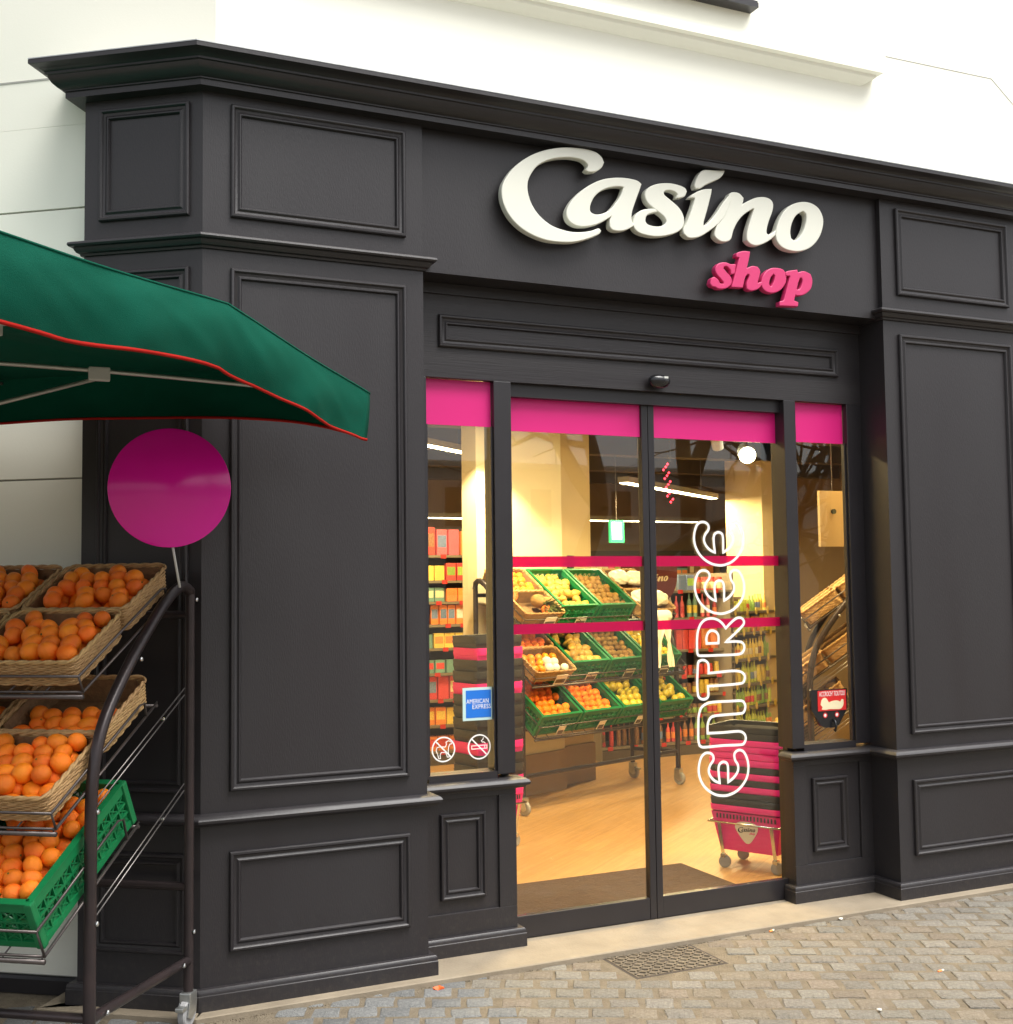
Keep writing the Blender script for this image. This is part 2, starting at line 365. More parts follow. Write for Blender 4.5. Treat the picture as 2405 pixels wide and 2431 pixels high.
sc=MB().sweep([Vector((.35,.09)),Vector((.35,.1)),Vector((3.40,.1)),Vector((3.40,.2))],[(-.05,4.16),(.0,4.16),(.03,4.175),(.055,4.19),(.06,4.205),(.085,4.21),(.085,4.25),(.0,4.262),(-.05,4.262)])
sc.build('string_course','wall_white',bld,auto=35)
for a,b in (((3.58,4.352),(4.34,4.36)),((4.34,4.36),(4.55,4.2))):
    MB().tube([(a[0],.099,a[1]),(b[0],.099,b[1])],.0016,6).build('wall_joint_line','wall_joint',bld)
wn=MB().box(1.5,2.71,.03,.099,4.415,4.44).build('window','frame_paint',bld)
for x in (1.5,2.1,2.66): MB().box(x,x+.05,.06,.0985,4.441,6.4).build('frame','window_grey',wn)
MB().box(1.55,2.1,.075,.095,4.441,6.4).build('pane','window_dark',wn); MB().box(2.15,2.66,.075,.095,4.441,6.4).build('pane','window_dark',wn)
MB().box(1.5,2.72,.05,.06,4.443,4.46).build('rail','frame_paint',wn)

# ---------------------------------------------------------------- shopfront
sf=thing('shopfront','dark charcoal panelled wooden shopfront with cornice and pilasters','shopfront')
PT=3.545
MB().prism([(0,0),(.915,0),(.915,.242),(.2,.55),(Eb.x+.02,Eb.y+.03),(Eb.x,Eb.y),(E.x,E.y)],0,PT).build('pilaster','paint',sf)
MB().box(3.412,4.38,0,.241,0,PT).build('pilaster','paint',sf)
MB().box(.915,3.412,.03,.42,2.91,PT).build('fascia','paint',sf)
C1=[Eb,E,Vector((0,0)),Vector((.915,0)),Vector((.915,.18))]
C2=[Vector((3.412,.18)),Vector((3.412,0)),Vector((4.38,0)),Vector((4.38,.09))]
CORN=[(-.13,3.672),(.150,3.660),(.156,3.656),(.156,3.640),(.150,3.638),(.128,3.632),(.112,3.620),(.112,3.612),(.104,3.609),(.101,3.597),(.092,3.582),(.078,3.569),(.066,3.564),(.062,3.562),(.062,3.557),(.055,3.555),(.055,3.532),(-.02,3.530)]
MB().sweep([Eb,E,Vector((0,0)),Vector((4.40,0)),Vector((4.40,.09))],CORN).build('cornice','paint',sf,auto=25)
MB().sweep([Eb-n2*.0,E,Vector((0,0)),Vector((4.40,0)),Vector((4.40,.09))],[(.1565,3.658),(.1565,3.662),(-.12,3.6765),(-.12,3.674)]).build('cornice_flashing','zinc',sf)
LED=[(-.01,2.956),(.036,2.956),(.046,2.951),(.048,2.943),(.044,2.936),(.030,2.933),(.028,2.924),(.022,2.914),(.012,2.910),(.010,2.902),(-.01,2.900)]
for c in (C1,C2): MB().sweep(c,LED).build('upper_ledge','paint',sf,auto=30)
LOW=[(-.01,.724),(.030,.722),(.044,.714),(.050,.704),(.048,.694),(.036,.688),(.030,.680),(.012,.676),(-.01,.674)]
MB().sweep(C1,LOW).build('dado_ledge','paint',sf,auto=30)
dz=.0
MB().sweep([Vector((.915,.185)),Vector((1.402,.185)),Vector((1.402,.24))],[(a,z+.006) for a,z in LOW]).build('dado_ledge','paint',sf,auto=30)
MB().sweep([Vector((2.917,.24)),Vector((2.917,.185)),Vector((3.412,.185)),Vector((3.412,0)),Vector((4.38,0)),Vector((4.38,.09))],[(a,z+.006) for a,z in LOW]).build('dado_ledge','paint',sf,auto=30)
BASE=[(-.01,.078),(.022,.078),(.026,.074),(.029,.066),(.029,.058),(.031,.055),(.031,.0),(-.01,.0)]
MB().sweep(C1,BASE).build('plinth','paint',sf,auto=30)
MB().sweep([Vector((.947,.185)),Vector((1.402,.185)),Vector((1.402,.24))],BASE).build('plinth','paint',sf,auto=30)
MB().sweep([Vector((2.917,.24)),Vector((2.917,.185)),Vector((3.412,.185)),Vector((3.412,0)),Vector((4.38,0)),Vector((4.38,.09))],BASE).build('plinth','paint',sf,auto=30)
MOULD=[(0,-.002),(0,.013),(.004,.018),(.011,.019),(.015,.015),(.017,.010),(.026,.007),(.030,.009),(.034,.013),(.039,.013),(.043,.006),(.045,-.002)]
def mould(s0,s1,z0,z1,M,k=1.0,m='paint'):
    mb=MB(); vs=[];n=len(MOULD)
    for (a,b,sx,sz) in ((s0,z0,1,1),(s1,z0,-1,1),(s1,z1,-1,-1),(s0,z1,1,-1)):
        for t_,h_ in MOULD: vs.append((a+sx*t_*k,-h_,b+sz*t_*k))
    fs=[]
    for c in range(4):
        d=(c+1)%4
        for i in range(n-1): fs.append((c*n+i,d*n+i,d*n+i+1,c*n+i+1))
    mb.add(vs,fs,M)
    return mb.build('panel_moulding',m,sf,auto=35)
I4=Matrix.Identity(4)
MC=Matrix(((cW.x,-cN.x,0,0),(cW.y,-cN.y,0,0),(0,0,1,0),(0,0,0,1)))     # chamfer: x along face to the right, -y outward, origin at corner
UP=(3.036,3.489); LP=(.802,2.831); BP=(.201,.574)
for z0,z1 in (UP,LP,BP):
    mould(.108,.836,z0,z1,I4); mould(3.506,4.286,z0,z1,I4); mould(-.44,-.053,z0,z1,MC)
HY=.185; MH=TR(0,HY,0)
MB().box(.915,3.412,HY,.31,2.49,2.909).build('header','paint_grain',sf)
mould(1.052,3.262,2.625,2.768,MH,1.0,'paint_grain')
MB().box(.915,3.412,HY-.012,HY-.001,2.86,2.908).build('header_batten','paint_grain',sf)
# window and door posts
for x0,x1 in ((.9151,.995),(1.317,1.402),(2.917,2.99),(3.318,3.4119)):
    z0=.745
    MB().box(x0,x1,HY,.30 if 1<x0<3 else .236,z0,2.4895).build('post','frame_paint',sf,bevel=.003)
for x0,x1 in ((.9951,1.3169),(2.9901,3.3179)):
    MB().box(x0,x1,HY+.004,.29,.7301,.760).build('sill_rail','frame_paint',sf)
    pn=MB().box(x0,x1,.222,.230,.7602,2.4894).build('window_pane','glass',sf)
    MB().box(x0+.001,x1-.001,.2195,.2212,2.285,2.4885).build('pink_band','pink_vinyl',sf)
    MB().box(x0+.001,x0+.010,.2005,.2219,.7605,2.284).build('glazing_bead','frame_paint',sf); MB().box(x1-.010,x1-.001,.2005,.2219,.7605,2.284).build('glazing_bead','frame_paint',sf)
# lower panels beside the door
for (a,b,fa,fb,m0,m1) in ((.9152,1.402,.9153,1.319,1.045,1.256),(2.917,3.4118,2.99,3.335,3.036,3.257)):
    MB().box(a,b,HY+.014,.30,.0,.729).build('stall_board','paint',sf)
    MB().box(a,b,HY,HY+.0139,.0005,.172).build('bottom_rail','paint',sf,bevel=.002)
    MB().box(a,b,HY,HY+.0139,.656,.7285).build('top_rail','paint',sf,bevel=.002)
    MB().box(fb,b,HY,HY+.0139,.1722,.6558).build('stile','paint',sf,bevel=.002)
    if fa>a+.01: MB().box(a,fa,HY,HY+.0139,.1722,.6558).build('stile','paint',sf,bevel=.002)
    mould(m0,m1,.229,.592,TR(0,HY+.014,0),.9)
MB().box(1.4022,2.9168,.22,.30,2.43,2.4894).build('door_track','frame_paint',sf)
sns=thing('door_sensor','black oval motion sensor fixed above the glass sliding doors','sensor',(2.165,HY-.035,2.535))
sp=[]
mb=MB(); mb.lathe([(.001,-.036),(.018,-.034),(.035,-.024),(.044,-.008),(.045,.006),(.038,.020),(.022,.029),(.001,.031)],24,RX(R(12))@Matrix.Diagonal((1.30,.75,1.0,1)))
mb.build('housing','black_gloss',sns,smooth=True)
MB().box(-.03,.03,.02,.0345,-.02,.02).build('bracket','black_gloss',sns)
MB().box(.008,.03,-.0325,-.028,.008,.018).build('lens','window_grey',sns)

# ---------------------------------------------------------------- sliding doors
def door(label,x0,x1,meet):
    d=thing('sliding_door',label,'door',(x0,.265,.003)); w=x1-x0; H=2.479
    sl_=.034; sr=.034
    MB().box(0,sl_,-.02,.02,0,H).build('stile','frame_paint',d,bevel=.003); MB().box(w-sr,w,-.02,.02,0,H).build('stile','frame_paint',d,bevel=.003)
    MB().box(sl_+.0005,w-sr-.0005,-.018,.018,0,.098).build('bottom_rail','frame_paint',d,bevel=.003); MB().box(sl_+.0005,w-sr-.0005,-.018,.018,H-.045,H).build('top_rail','frame_paint',d)
    MB().box(sl_,w-sr,-.004,.004,.0985,H-.0455).build('pane','glass',d)
    MB().box(sl_+.001,w-sr-.001,-.0062,-.0046,2.275,2.4325).build('pink_band','pink_vinyl',d)
    for z0,z1 in ((1.652,1.702),(1.348,1.393)): MB().box(sl_+.001,w-sr-.001,-.0052,-.0046,z0,z1).build('safety_stripe','red_film',d)
    return d
dl=door('left glass sliding door with pink top band and two red stripes',1.362,2.1515,1)
dr=door('right glass sliding door lettered ENTREE in white outline',2.1545,2.965,0)
# ENTREE lettering traced from the photograph on to the door plane
DY=.265-.0075
def zc(o,s): return lambda p:(o[0]+p[0]*s,o[1]+p[1]*s)
z2=zc((1500,900),.31397); z3=zc((1560,1300),.20706); z4=zc((1500,1500),.36232)
eL=[(530,1080),(560,1085),(580,1108),(580,1140),(556,1175),(546,1215),(560,1255),(590,1290),(630,1312),(622,1250),(620,1200),(630,1170),(655,1158),(680,1168),(690,1195),(692,1250),(692,1312),(735,1280),(765,1235),(765,1190),(745,1155),(738,1115),(750,1092),(775,1082),(805,1095),(830,1140),(843,1200),(838,1270),(810,1330),(760,1380),(700,1405),(650,1407),(590,1390),(530,1345),(490,1285),(472,1220),(475,1160),(490,1110),(510,1088)]
def tod(pts,f): 
    out=[]
    for p in pts:
        q=onY(*f(p),DY); out.append((q.x,q.z))
    return out
e6=tod(eL,z2); c6=onY(*z2((655,1245)),DY)
eshape=[(x-c6.x,z-c6.z) for x,z in e6]
c5=onY(*z2((662,1610)),DY); c1=onY(*z4((600,930)),DY)
Rl=[[(490,1240),(465,1215),(460,1150),(460,1050),(470,960),(500,880),(550,830),(620,812),(690,825),(745,865),(790,925),(830,880),(890,825),(940,803),(980,815),(998,850),(990,885),(950,930),(870,1010),(785,1085),(850,1078),(940,1078),(985,1095),(1003,1140),(990,1190),(955,1218),(880,1228),(700,1235)],[(570,1100),(568,1030),(590,975),(630,952),(675,965),(705,1010),(705,1095)]]
Tl=[(470,1340),(480,1305),(520,1290),(560,1300),(590,1340),(592,1440),(700,1430),(850,1415),(950,1420),(1000,1455),(1008,1500),(990,1545),(950,1560),(800,1575),(585,1590),(590,1690),(570,1730),(530,1740),(490,1725),(470,1685),(462,1550)]
nl=[(740,470),(745,495),(735,525),(715,535),(600,545),(540,552),(512,570),(498,610),(498,665),(600,660),(700,652),(735,665),(748,695),(740,725),(720,740),(600,745),(470,757),(445,745),(437,710),(437,600),(440,550),(455,500),(490,472),(540,460),(640,455),(720,452)]
LET=[('letter_e',[[(x+c1.x,z+c1.z) for x,z in eshape]]),('letter_n',[tod(nl,z4)]),('letter_t',[tod(Tl,z3)]),('letter_r',[tod(l,z3) for l in Rl]),('letter_e',[[(x+c5.x,z+c5.z) for x,z in eshape]]),('letter_e',[e6])]
inv=TR(*dr.location).inverted()
for nm,loops in LET:
    mb=MB(); l2=MB()
    for lp in loops: ribbon(l2,[(p.x,p.y) for p in smooth_pts(lp,True,3,50)],.0125,.0012)
    mb.add(l2.v,l2.f,inv@TR(0,DY+.0022,0)@FACE); mb.build(nm,'white_vinyl',dr)

# ---------------------------------------------------------------- fascia lettering
FY=.03
zs_=zc((1180,340),.41863)
SGN={
'letter_c':[[(590,80),(560,55),(510,38),(450,30),(380,28),(300,38),(220,62),(150,100),(90,150),(45,215),(30,270),(40,340),(75,410),(130,470),(200,515),(280,545),(360,556),(440,555),(520,535),(575,512),(586,497),(575,488),(540,500),(490,508),(430,508),(360,492),(300,465),(240,415),(195,350),(172,280),(170,225),(185,180),(220,130),(270,98),(330,80),(400,75),(450,80),(490,92),(515,115),(518,135),(508,150),(520,158),(560,155),(590,135),(603,108)]],
'letter_a':[[(816,232),(800,218),(770,208),(720,200),(660,200),(600,210),(540,235),(480,275),(430,325),(402,375),(400,410),(415,440),(450,462),(490,468),(540,462),(590,445),(640,415),(656,406),(645,440),(645,470),(660,487),(690,493),(730,487),(765,470),(775,460),(765,448),(760,420),(765,380),(785,320),(805,265)],[(725,245),(690,240),(640,245),(590,265),(550,300),(528,345),(525,380),(540,400),(570,408),(610,400),(645,380),(675,345),(705,300)]],
'letter_s':[[(1075,272),(1065,295),(1045,303),(1025,305),(1030,290),(1020,275),(990,262),(960,262),(945,275),(950,295),(985,325),(1025,360),(1052,400),(1060,440),(1050,475),(1020,500),(975,515),(920,523),(870,520),(815,505),(785,480),(778,445),(790,410),(820,385),(860,375),(895,375),(905,384),(880,390),(855,400),(842,420),(842,445),(860,465),(900,475),(940,472),(962,455),(965,435),(945,405),(900,370),(860,335),(845,300),(850,270),(880,245),(925,232),(980,230),(1030,240),(1065,255)]],
'letter_i':[[(1214,263),(1180,265),(1145,275),(1110,295),(1100,305),(1120,305),(1125,318),(1110,370),(1085,440),(1062,485),(1062,510),(1085,530),(1110,533),(1150,525),(1200,495),(1250,455),(1282,420),(1300,385),(1330,310),(1318,300),(1285,340),(1250,395),(1215,440),(1185,468),(1168,470),(1170,440),(1190,370),(1210,290)]],
'accent':[[(1288,158),(1240,157),(1180,155),(1155,170),(1135,205),(1125,235),(1130,252),(1155,250),(1185,230),(1225,212),(1260,195),(1280,175)]],
'letter_n':[[(1322,292),(1345,281),(1375,287),(1397,310),(1393,335),(1385,358),(1420,335),(1470,313),(1515,308),(1550,320),(1565,345),(1560,385),(1540,440),(1528,490),(1530,515),(1550,520),(1580,500),(1612,455),(1604,485),(1560,535),(1510,565),(1470,575),(1440,565),(1422,545),(1425,500),(1445,430),(1462,380),(1462,365),(1445,370),(1400,400),(1365,440),(1340,490),(1325,540),(1300,553),(1270,550),(1245,530),(1240,510),(1255,460),(1275,415),(1295,360)]],
'letter_o':[[(1720,338),(1775,342),(1820,370),(1845,420),(1845,470),(1825,530),(1785,580),(1735,605),(1680,608),(1625,590),(1592,555),(1585,510),(1595,460),(1620,405),(1660,360)],[(1735,380),(1755,400),(1757,440),(1740,500),(1710,545),(1685,555),(1665,540),(1660,500),(1670,450),(1695,405)]],
}
SGN2={
'letter_s':[[(1350,690),(1345,735),(1330,740),(1325,715),(1305,695),(1285,695),(1280,712),(1300,735),(1325,765),(1325,795),(1300,818),(1260,822),(1240,812),(1222,808),(1212,795),(1218,770),(1232,762),(1250,775),(1262,798),(1285,803),(1290,790),(1270,765),(1245,735),(1242,708),(1260,685),(1295,680),(1325,690)]],
'letter_h':[[(1360,640),(1365,625),(1400,615),(1432,618),(1425,660),(1412,715),(1450,700),(1478,705),(1490,725),(1485,755),(1475,790),(1482,797),(1500,790),(1500,800),(1475,825),(1440,832),(1420,822),(1420,795),(1435,755),(1432,740),(1420,740),(1405,760),(1392,815),(1335,812),(1350,760),(1370,680),(1378,648)]],
'letter_o':[[(1570,710),(1620,718),(1640,745),(1635,790),(1605,830),(1560,845),(1520,830),(1505,800),(1510,760),(1535,725)],[(1570,735),(1582,750),(1575,785),(1560,815),(1548,815),(1542,795),(1550,760)]],
'letter_p':[[(1640,735),(1655,728),(1700,722),(1705,738),(1740,730),(1775,745),(1785,780),(1775,825),(1740,855),(1705,860),(1690,855),(1680,895),(1705,905),(1703,922),(1605,918),(1605,902),(1628,895),(1645,830),(1665,755),(1660,748),(1640,748)],[(1715,760),(1730,760),(1735,785),(1722,825),(1705,835),(1695,830),(1705,790)]],
}
def signword(root,table,front,depth,m,corner=55):
    o0=root.location; k=0
    for nm,loops in table.items():
        L=[]
        for lp in loops:
            pts=[]
            for p in lp:
                q=onY(*zs_(p),front); pts.append((q.x-o0.x,q.z-o0.z))
            L.append([(p.x,p.y) for p in smooth_pts(pts,True,4,corner)])
        me=outline_mesh(nm,L,depth/2-.004,.004,2); me.transform(TR(0,-depth/2+.0015*(k%3),0)@FACE)
        me.shade_smooth(); me.set_sharp_from_angle(angle=R(40))
        link(nm,me,m,root); k+=1
    return root
s1=thing('sign_lettering','large raised white script letters on the dark fascia above the doors','sign',(2.0,FY-.028,3.2))
signword(s1,SGN,FY-.065,.038,'letter_white')
s2=thing('sign_lettering','small raised pink letters below the white script on the fascia','sign',(2.9,FY-.028,3.05))
signword(s2,SGN2,FY-.06,.034,'letter_pink',50)
for rt_,pts in ((s1,((100,300),(150,420),(440,410),(700,440),(1010,440),(1110,460),(1300,450),(1480,470),(1620,530),(1800,440))),(s2,((1300,800),(1390,740),(1520,795),(1665,800)))):
    for p in pts:
        q=onY(*zs_(p),FY-.03); x,z=q.x-rt_.location.x,q.z-rt_.location.z
        MB().tube([(x,-.004,z),(x,.0275,z)],.004,8).build('standoff','rod_metal',rt_)

# ---------------------------------------------------------------- window stickers
def sticker_root(name,label,cat,x,z,y=.2215): return thing(name,label,cat,(x,y,z))
am=sticker_root('payment_sticker','blue square payment card sticker with pale border on left side window','sticker',1.2415,1.054)
MB().box(-.075,.075,-.001,0,-.072,.072).build('backing','pale_blue',am); MB().box(-.060,.060,-.0018,-.0011,-.060,.060).build('blue_field','amex_blue',am)
for tx,dx,dz_,tw in (('AMERICAN',-.004,.011,.106),('EXPRESS',.014,-.013,.088)):
    me=text_mesh('lettering',tx,.028,.0003,0,1.02); xs_=[v.co.x for v in me.vertices]; me.transform(Matrix.Diagonal((tw/(max(xs_)-min(xs_)),1,1,1))); me.transform(TR(dx,-.0023,dz_)@FACE); link('lettering',me,'white_vinyl',am)
def ring(mb,r,w,n=40): ribbon(mb,[(r*math.cos(2*math.pi*k/n),r*math.sin(2*math.pi*k/n)) for k in range(n)],w,.0008)
def sticker(x,z,label,strokes):
    o=sticker_root('prohibition_sticker',label,'sticker',x,z)
    a=MB(); ring(a,.052,.006); MB().add(a.v,a.f,FACE).build('ring','white_vinyl',o)
    b=MB(); ribbon(b,[(-.036,.036),(.036,-.036)],.006,.0008,False); MB().add(b.v,b.f,TR(0,-.0009,0)@FACE).build('bar','white_vinyl',o)
    c=MB()
    for st,cl in strokes: ribbon(c,st,.0035,.0006,cl)
    MB().add(c.v,c.f,TR(0,-.0002,0)@FACE).build('pictogram','white_vinyl',o)
sticker(1.0745,.866,'white round sticker of a crossed out dog on left side window',[([(-.034,-.004),(-.030,.010),(-.018,.012),(.008,.010),(.014,.020),(.012,.030),(.022,.036),(.040,.030),(.038,.022),(.028,.020),(.024,.008),(.022,-.012),(.026,-.034),(.018,-.034),(.010,-.014),(-.010,-.012),(-.016,-.022),(-.014,-.038),(-.022,-.038),(-.028,-.018)],True)])
sticker(1.2435,.866,'white round sticker of a crossed out cigarette on left side window',[([(-.036,-.008),(.036,-.008),(.036,.006),(-.036,.006)],True),([(.026,-.008),(.026,.006)],False),([(.030,.014),(.022,.020),(.014,.020),(.010,.026),(.018,.032),(.020,.040)],False)])
hk=sticker_root('dog_hook_sign','black bracket sign with red puppy panel on the right side window','sign',3.172,.94)
op=[(-.115,.085),(.115,.085),(.115,-.012),(.06,-.095),(.025,-.108),(-.025,-.108),(-.06,-.095),(-.115,-.012)]
me=outline_mesh('backplate',[op],.006); me.transform(TR(0,-.007,0)@FACE); link('backplate',me,'black_gloss',hk)
MB().box(-.075,.105,-.0155,-.0135,-.022,.080).build('red_panel','sign_red',hk)
me=text_mesh('lettering',"ACCROCH' TOUTOU",.030,.0004,.15,1.0); xs_=[v.co.x for v in me.vertices]; me.transform(TR(.015,-.0162,.062)@Matrix.Diagonal((.165/(max(xs_)-min(xs_)),1,1.15,1))@FACE); link('lettering',me,'white_vinyl',hk)
dog=[(-.058,.032),(-.044,.044),(-.028,.042),(-.018,.030),(-.012,.020),(.010,.026),(.040,.028),(.062,.020),(.072,.034),(.082,.030),(.082,.008),(.074,-.008),(.060,-.016),(.03,-.016),(-.005,-.014),(-.03,-.016),(-.058,-.014),(-.052,-.002),(-.064,.010)]
me=outline_mesh('puppy_picture',[[(p.x,p.y) for p in smooth_pts(dog,True,3,60)]],.0004); me.transform(TR(.005,-.0164,0)@FACE); link('puppy_picture',me,'cream',hk)
for x in (-.03,.045):
    a=MB(); ring(a,.011,.005,20); MB().add(a.v,a.f,TR(x,-.0142,-.044)@FACE).build('red_ring','sign_red',hk)
    me=outline_mesh('ring_centre',[[(.008*math.cos(k*.4),.008*math.sin(k*.4)) for k in range(15)]],.0004); me.transform(TR(x,-.0142,-.044)@FACE); link('ring_centre',me,'white_vinyl',hk)
mb=MB(); mb.tube([(.02,-.013,-.07),(.02,-.03,-.075),(.02,-.035,-.10),(.02,-.028,-.125),(.02,-.020,-.118)],.006,8); mb.build('hook','black_gloss',hk,smooth=True)

# ---------------------------------------------------------------- shop interior (structure)
struct(MB().box(.86,8.6,.31,9.1,-.1,-.0005).build('floor','wood_floor'))
struct(MB().box(.8,8.7,.31,9.2,3.02,3.2).build('ceiling','ceiling_dark'))
struct(MB().box(.78,.86,.56,9.1,0,3.019).build('shop_wall_left','cream_wall'))
struct(MB().box(.78,8.7,9.1,9.2,0,3.019).build('shop_wall_back','back_dark'))
struct(MB().box(8.6,8.7,.31,9.099,0,3.019).build('shop_wall_right','back_dark'))
struct(MB().box(3.43,8.6,.2425,.30,0,3.019).build('shop_wall_front','tan_panel'))
mt=MB().box(1.45,2.83,.42,1.09,0,.012).build('doormat','mat_brown'); tag(mt,'dark brown ribbed doormat on the wooden shop floor inside doors','doormat')
AW=R(21.8); wA=Vector((math.cos(AW),math.sin(AW),0)); 
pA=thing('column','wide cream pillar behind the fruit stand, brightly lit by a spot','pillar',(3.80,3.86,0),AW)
MB().box(-.46,0,0,.5,0,3.018).build('right_face','tan_shade_wall',pA); MB().box(-1.40,-.4602,-.09,.06,0,3.018).build('left_face','cream_wall',pA)  # right face coloured darker tan to carry its shade; left face stays cream
MB().box(-.43,-.002,-.018,-.001,0,.30).build('skirting_board','brown_board',pA); MB().box(-1.40,-.4601,-.106,-.0905,0,.30).build('skirting_board','brown_board',pA)
MB().box(-.30,-.24,-.025,-.0005,1.70,1.80).build('switch_box','window_dark',pA)
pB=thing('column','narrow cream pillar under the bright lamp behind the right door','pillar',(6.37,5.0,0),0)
MB().box(0,.14,0,.62,0,3.018).build('shaft','tan_shade_wall',pB); MB().box(.1402,.26,.08,.5,0,3.018).build('return','tan_shade_wall',pB)
# ceiling beams and lights
for i,y in enumerate((2.2,3.6,5.0,6.4,7.8)):
    o=MB().box(.9,8.55,y,y+.16,2.78,3.019).build('ceiling_beam','ceiling_dark'); tag(o,('dark ceiling beam, number %s counted from the shop door'%('one','two','three','four','five')[i]),'beam','dark beams across the shop ceiling')
def lamp_strip(a,b,label,energy):
    a=Vector(a);b=Vector(b); c=(a+b)/2; d=b-a; L=d.length; ang=math.atan2(d.y,d.x)
    o=thing('ceiling_light',label,'light',c,ang,'strip lights in the shop')
    MB().box(-L/2,L/2,-.05,.05,.0,.05).build('housing','shelf_metal',o); MB().box(-L/2+.02,L/2-.02,-.04,.04,-.006,-.0005).build('tube','lamp_warm',o)
    for x in (-L/3,L/3): MB().tube([(x,0,.05),(x,0,3.02-c.z)],.006,6).build('hanger','wire',o)
    l=bpy.data.lights.new('strip','AREA'); l.shape='RECTANGLE'; l.size=L-.06; l.size_y=.08; l.energy=energy; l.color=(1,.72,.34)
    lo=bpy.data.objects.new('strip_glow',l); COL.objects.link(lo); lo.parent=o; lo.location=(0,0,-.02)
lamp_strip((2.2,3.85,2.68),(3.0,4.5,2.68),'warm strip light near the left side window of shop',22)
lamp_strip((4.35,4.26,2.45),(6.3,5.72,2.45),'long warm strip light running past the middle of the shop',54)
lamp_strip((3.55,.52,2.86),(5.2,.60,2.86),'added unseen warm strip light above the right hand basket stand',34)  # fill lamp added out of view to light the near sides of the baskets
lamp_strip((2.0,1.1,2.86),(3.6,1.55,2.86),'added unseen warm strip light just inside the sliding doors',56)  # unseen lamp added to brighten the basket stack and floor by the doors
lamp_strip((3.6,7.2,2.3),(7.2,7.4,2.3),'distant warm strip light at the back of the shop',16)
def spot(loc,target,label,energy,k=1.0):
    o=thing('spotlight',label,'lamp',loc,0,None); d=(Vector(target)-Vector(loc)).normalized(); q=d.to_track_quat('-Z','Y').to_matrix().to_4x4()@Matrix.Scale(k,4)
    MB().lathe([(.03,-.05),(.052,-.05),(.055,.06),(.02,.09),(.001,.09)],16,q).build('can','window_grey',o,auto=40)
    MB().lathe([(.001,-.052),(.046,-.052),(.046,-.045),(.001,-.045)],16,q).build('bulb','lamp_white',o)
    MB().tube([(0,0,.06),(0,0,3.019-loc[2])],.01,6).build('stem','wire',o)
    l=bpy.data.lights.new('spot_glow','SPOT'); l.energy=energy; l.color=(1,.78,.40); l.spot_size=R(70); l.spot_blend=.35; l.shadow_soft_size=.05
    lo=bpy.data.objects.new('spot_glow',l); COL.objects.link(lo); lo.parent=o; lo.matrix_parent_inverse=Matrix(); lo.matrix_local=q@TR(0,0,-.07)
spot((2.50,2.75,2.70),(2.72,3.4,1.6),'white spotlight shining on the left part of the cream pillar',105)
spot((5.62,4.2,2.74),(3.2,.5,1.3),'bright round spotlight facing the right glass door',18,1.55)
spot((5.3,4.2,2.82),(6.3,5.2,1.1),'small white spotlight aimed at the narrow pillar',26)
spot((3.6,2.2,2.80),(3.6,3.4,.9),'ceiling spotlight above the middle of the indoor fruit stand',36)
# exit sign, red led, notice, dark placards
ex=thing('exit_sign','small glowing green and white exit sign hanging over back shelves','sign',(4.72,5.02,2.06)); MB().box(-.075,.075,0,.03,-.105,.105).build('case','exit_green',ex); MB().box(-.055,.045,-.002,-.0005,-.075,.085).build('running_figure_panel','exit_white',ex)
MB().tube([(0,.015,.105),(0,.015,.96)],.005,6).build('hanger','wire',ex)
ld=thing('led_decoration','small string of red lights behind the top of right door','light',(4.86,4.3,2.45))
for k in range(14): MB().lathe([(.001,-.012),(.012,0),(.001,.012)],6,TR(.03*math.sin(k*2.1)-.004*k,0,-.16+.026*k)).build('red_bulb','led_red',ld)
MB().tube([(0,0,.2),(0,0,.57)],.003,5).build('hanger','wire',ld)
nb=MB().box(3.47,3.66,.60,.62,1.765,2.075).build('notice_board','tan_panel'); tag(nb,'plain tan board hanging behind the right side window','board'); 
MB().lathe([(.001,0),(.014,0),(.014,.012),(.001,.012)],12,TR(3.56,.5995,1.96)@RX(R(90))).build('hole_plate','window_dark',nb); MB().tube([(3.565,.61,2.075),(3.565,.61,3.019)],.003,5).build('hanger','wire',nb)

# ================================================================ CONTAINERS, FRUIT, RACKS
def round_rect(w,l,r,n=5):
    out=[]
    for cx,cy,a0 in ((w/2-r,l/2-r,0),(-w/2+r,l/2-r,90),(-w/2+r,-l/2+r,180),(w/2-r,-l/2+r,270)):
        for k in range(n+1):
            a=R(a0+90*k/n); out.append((cx+r*math.cos(a),cy+r*math.sin(a)))
    return out
def resample(loop,step):
    P=[Vector(p) for p in loop]; n=len(P); out=[]; 
    per=sum((P[(i+1)%n]-P[i]).length for i in range(n)); cnt=int(per/step/2)*2; d=per/cnt; acc=0; i=0; t=0
    for k in range(cnt):
        target=k*d
        while acc+(P[(i+1)%n]-P[i]).length<target: acc+=(P[(i+1)%n]-P[i]).length; i+=1
        a=P[i%n]; b=P[(i+1)%n]; out.append(a+(b-a)*((target-acc)/(b-a).length))
    return out
BW,BL,BH=.405,.345,.098
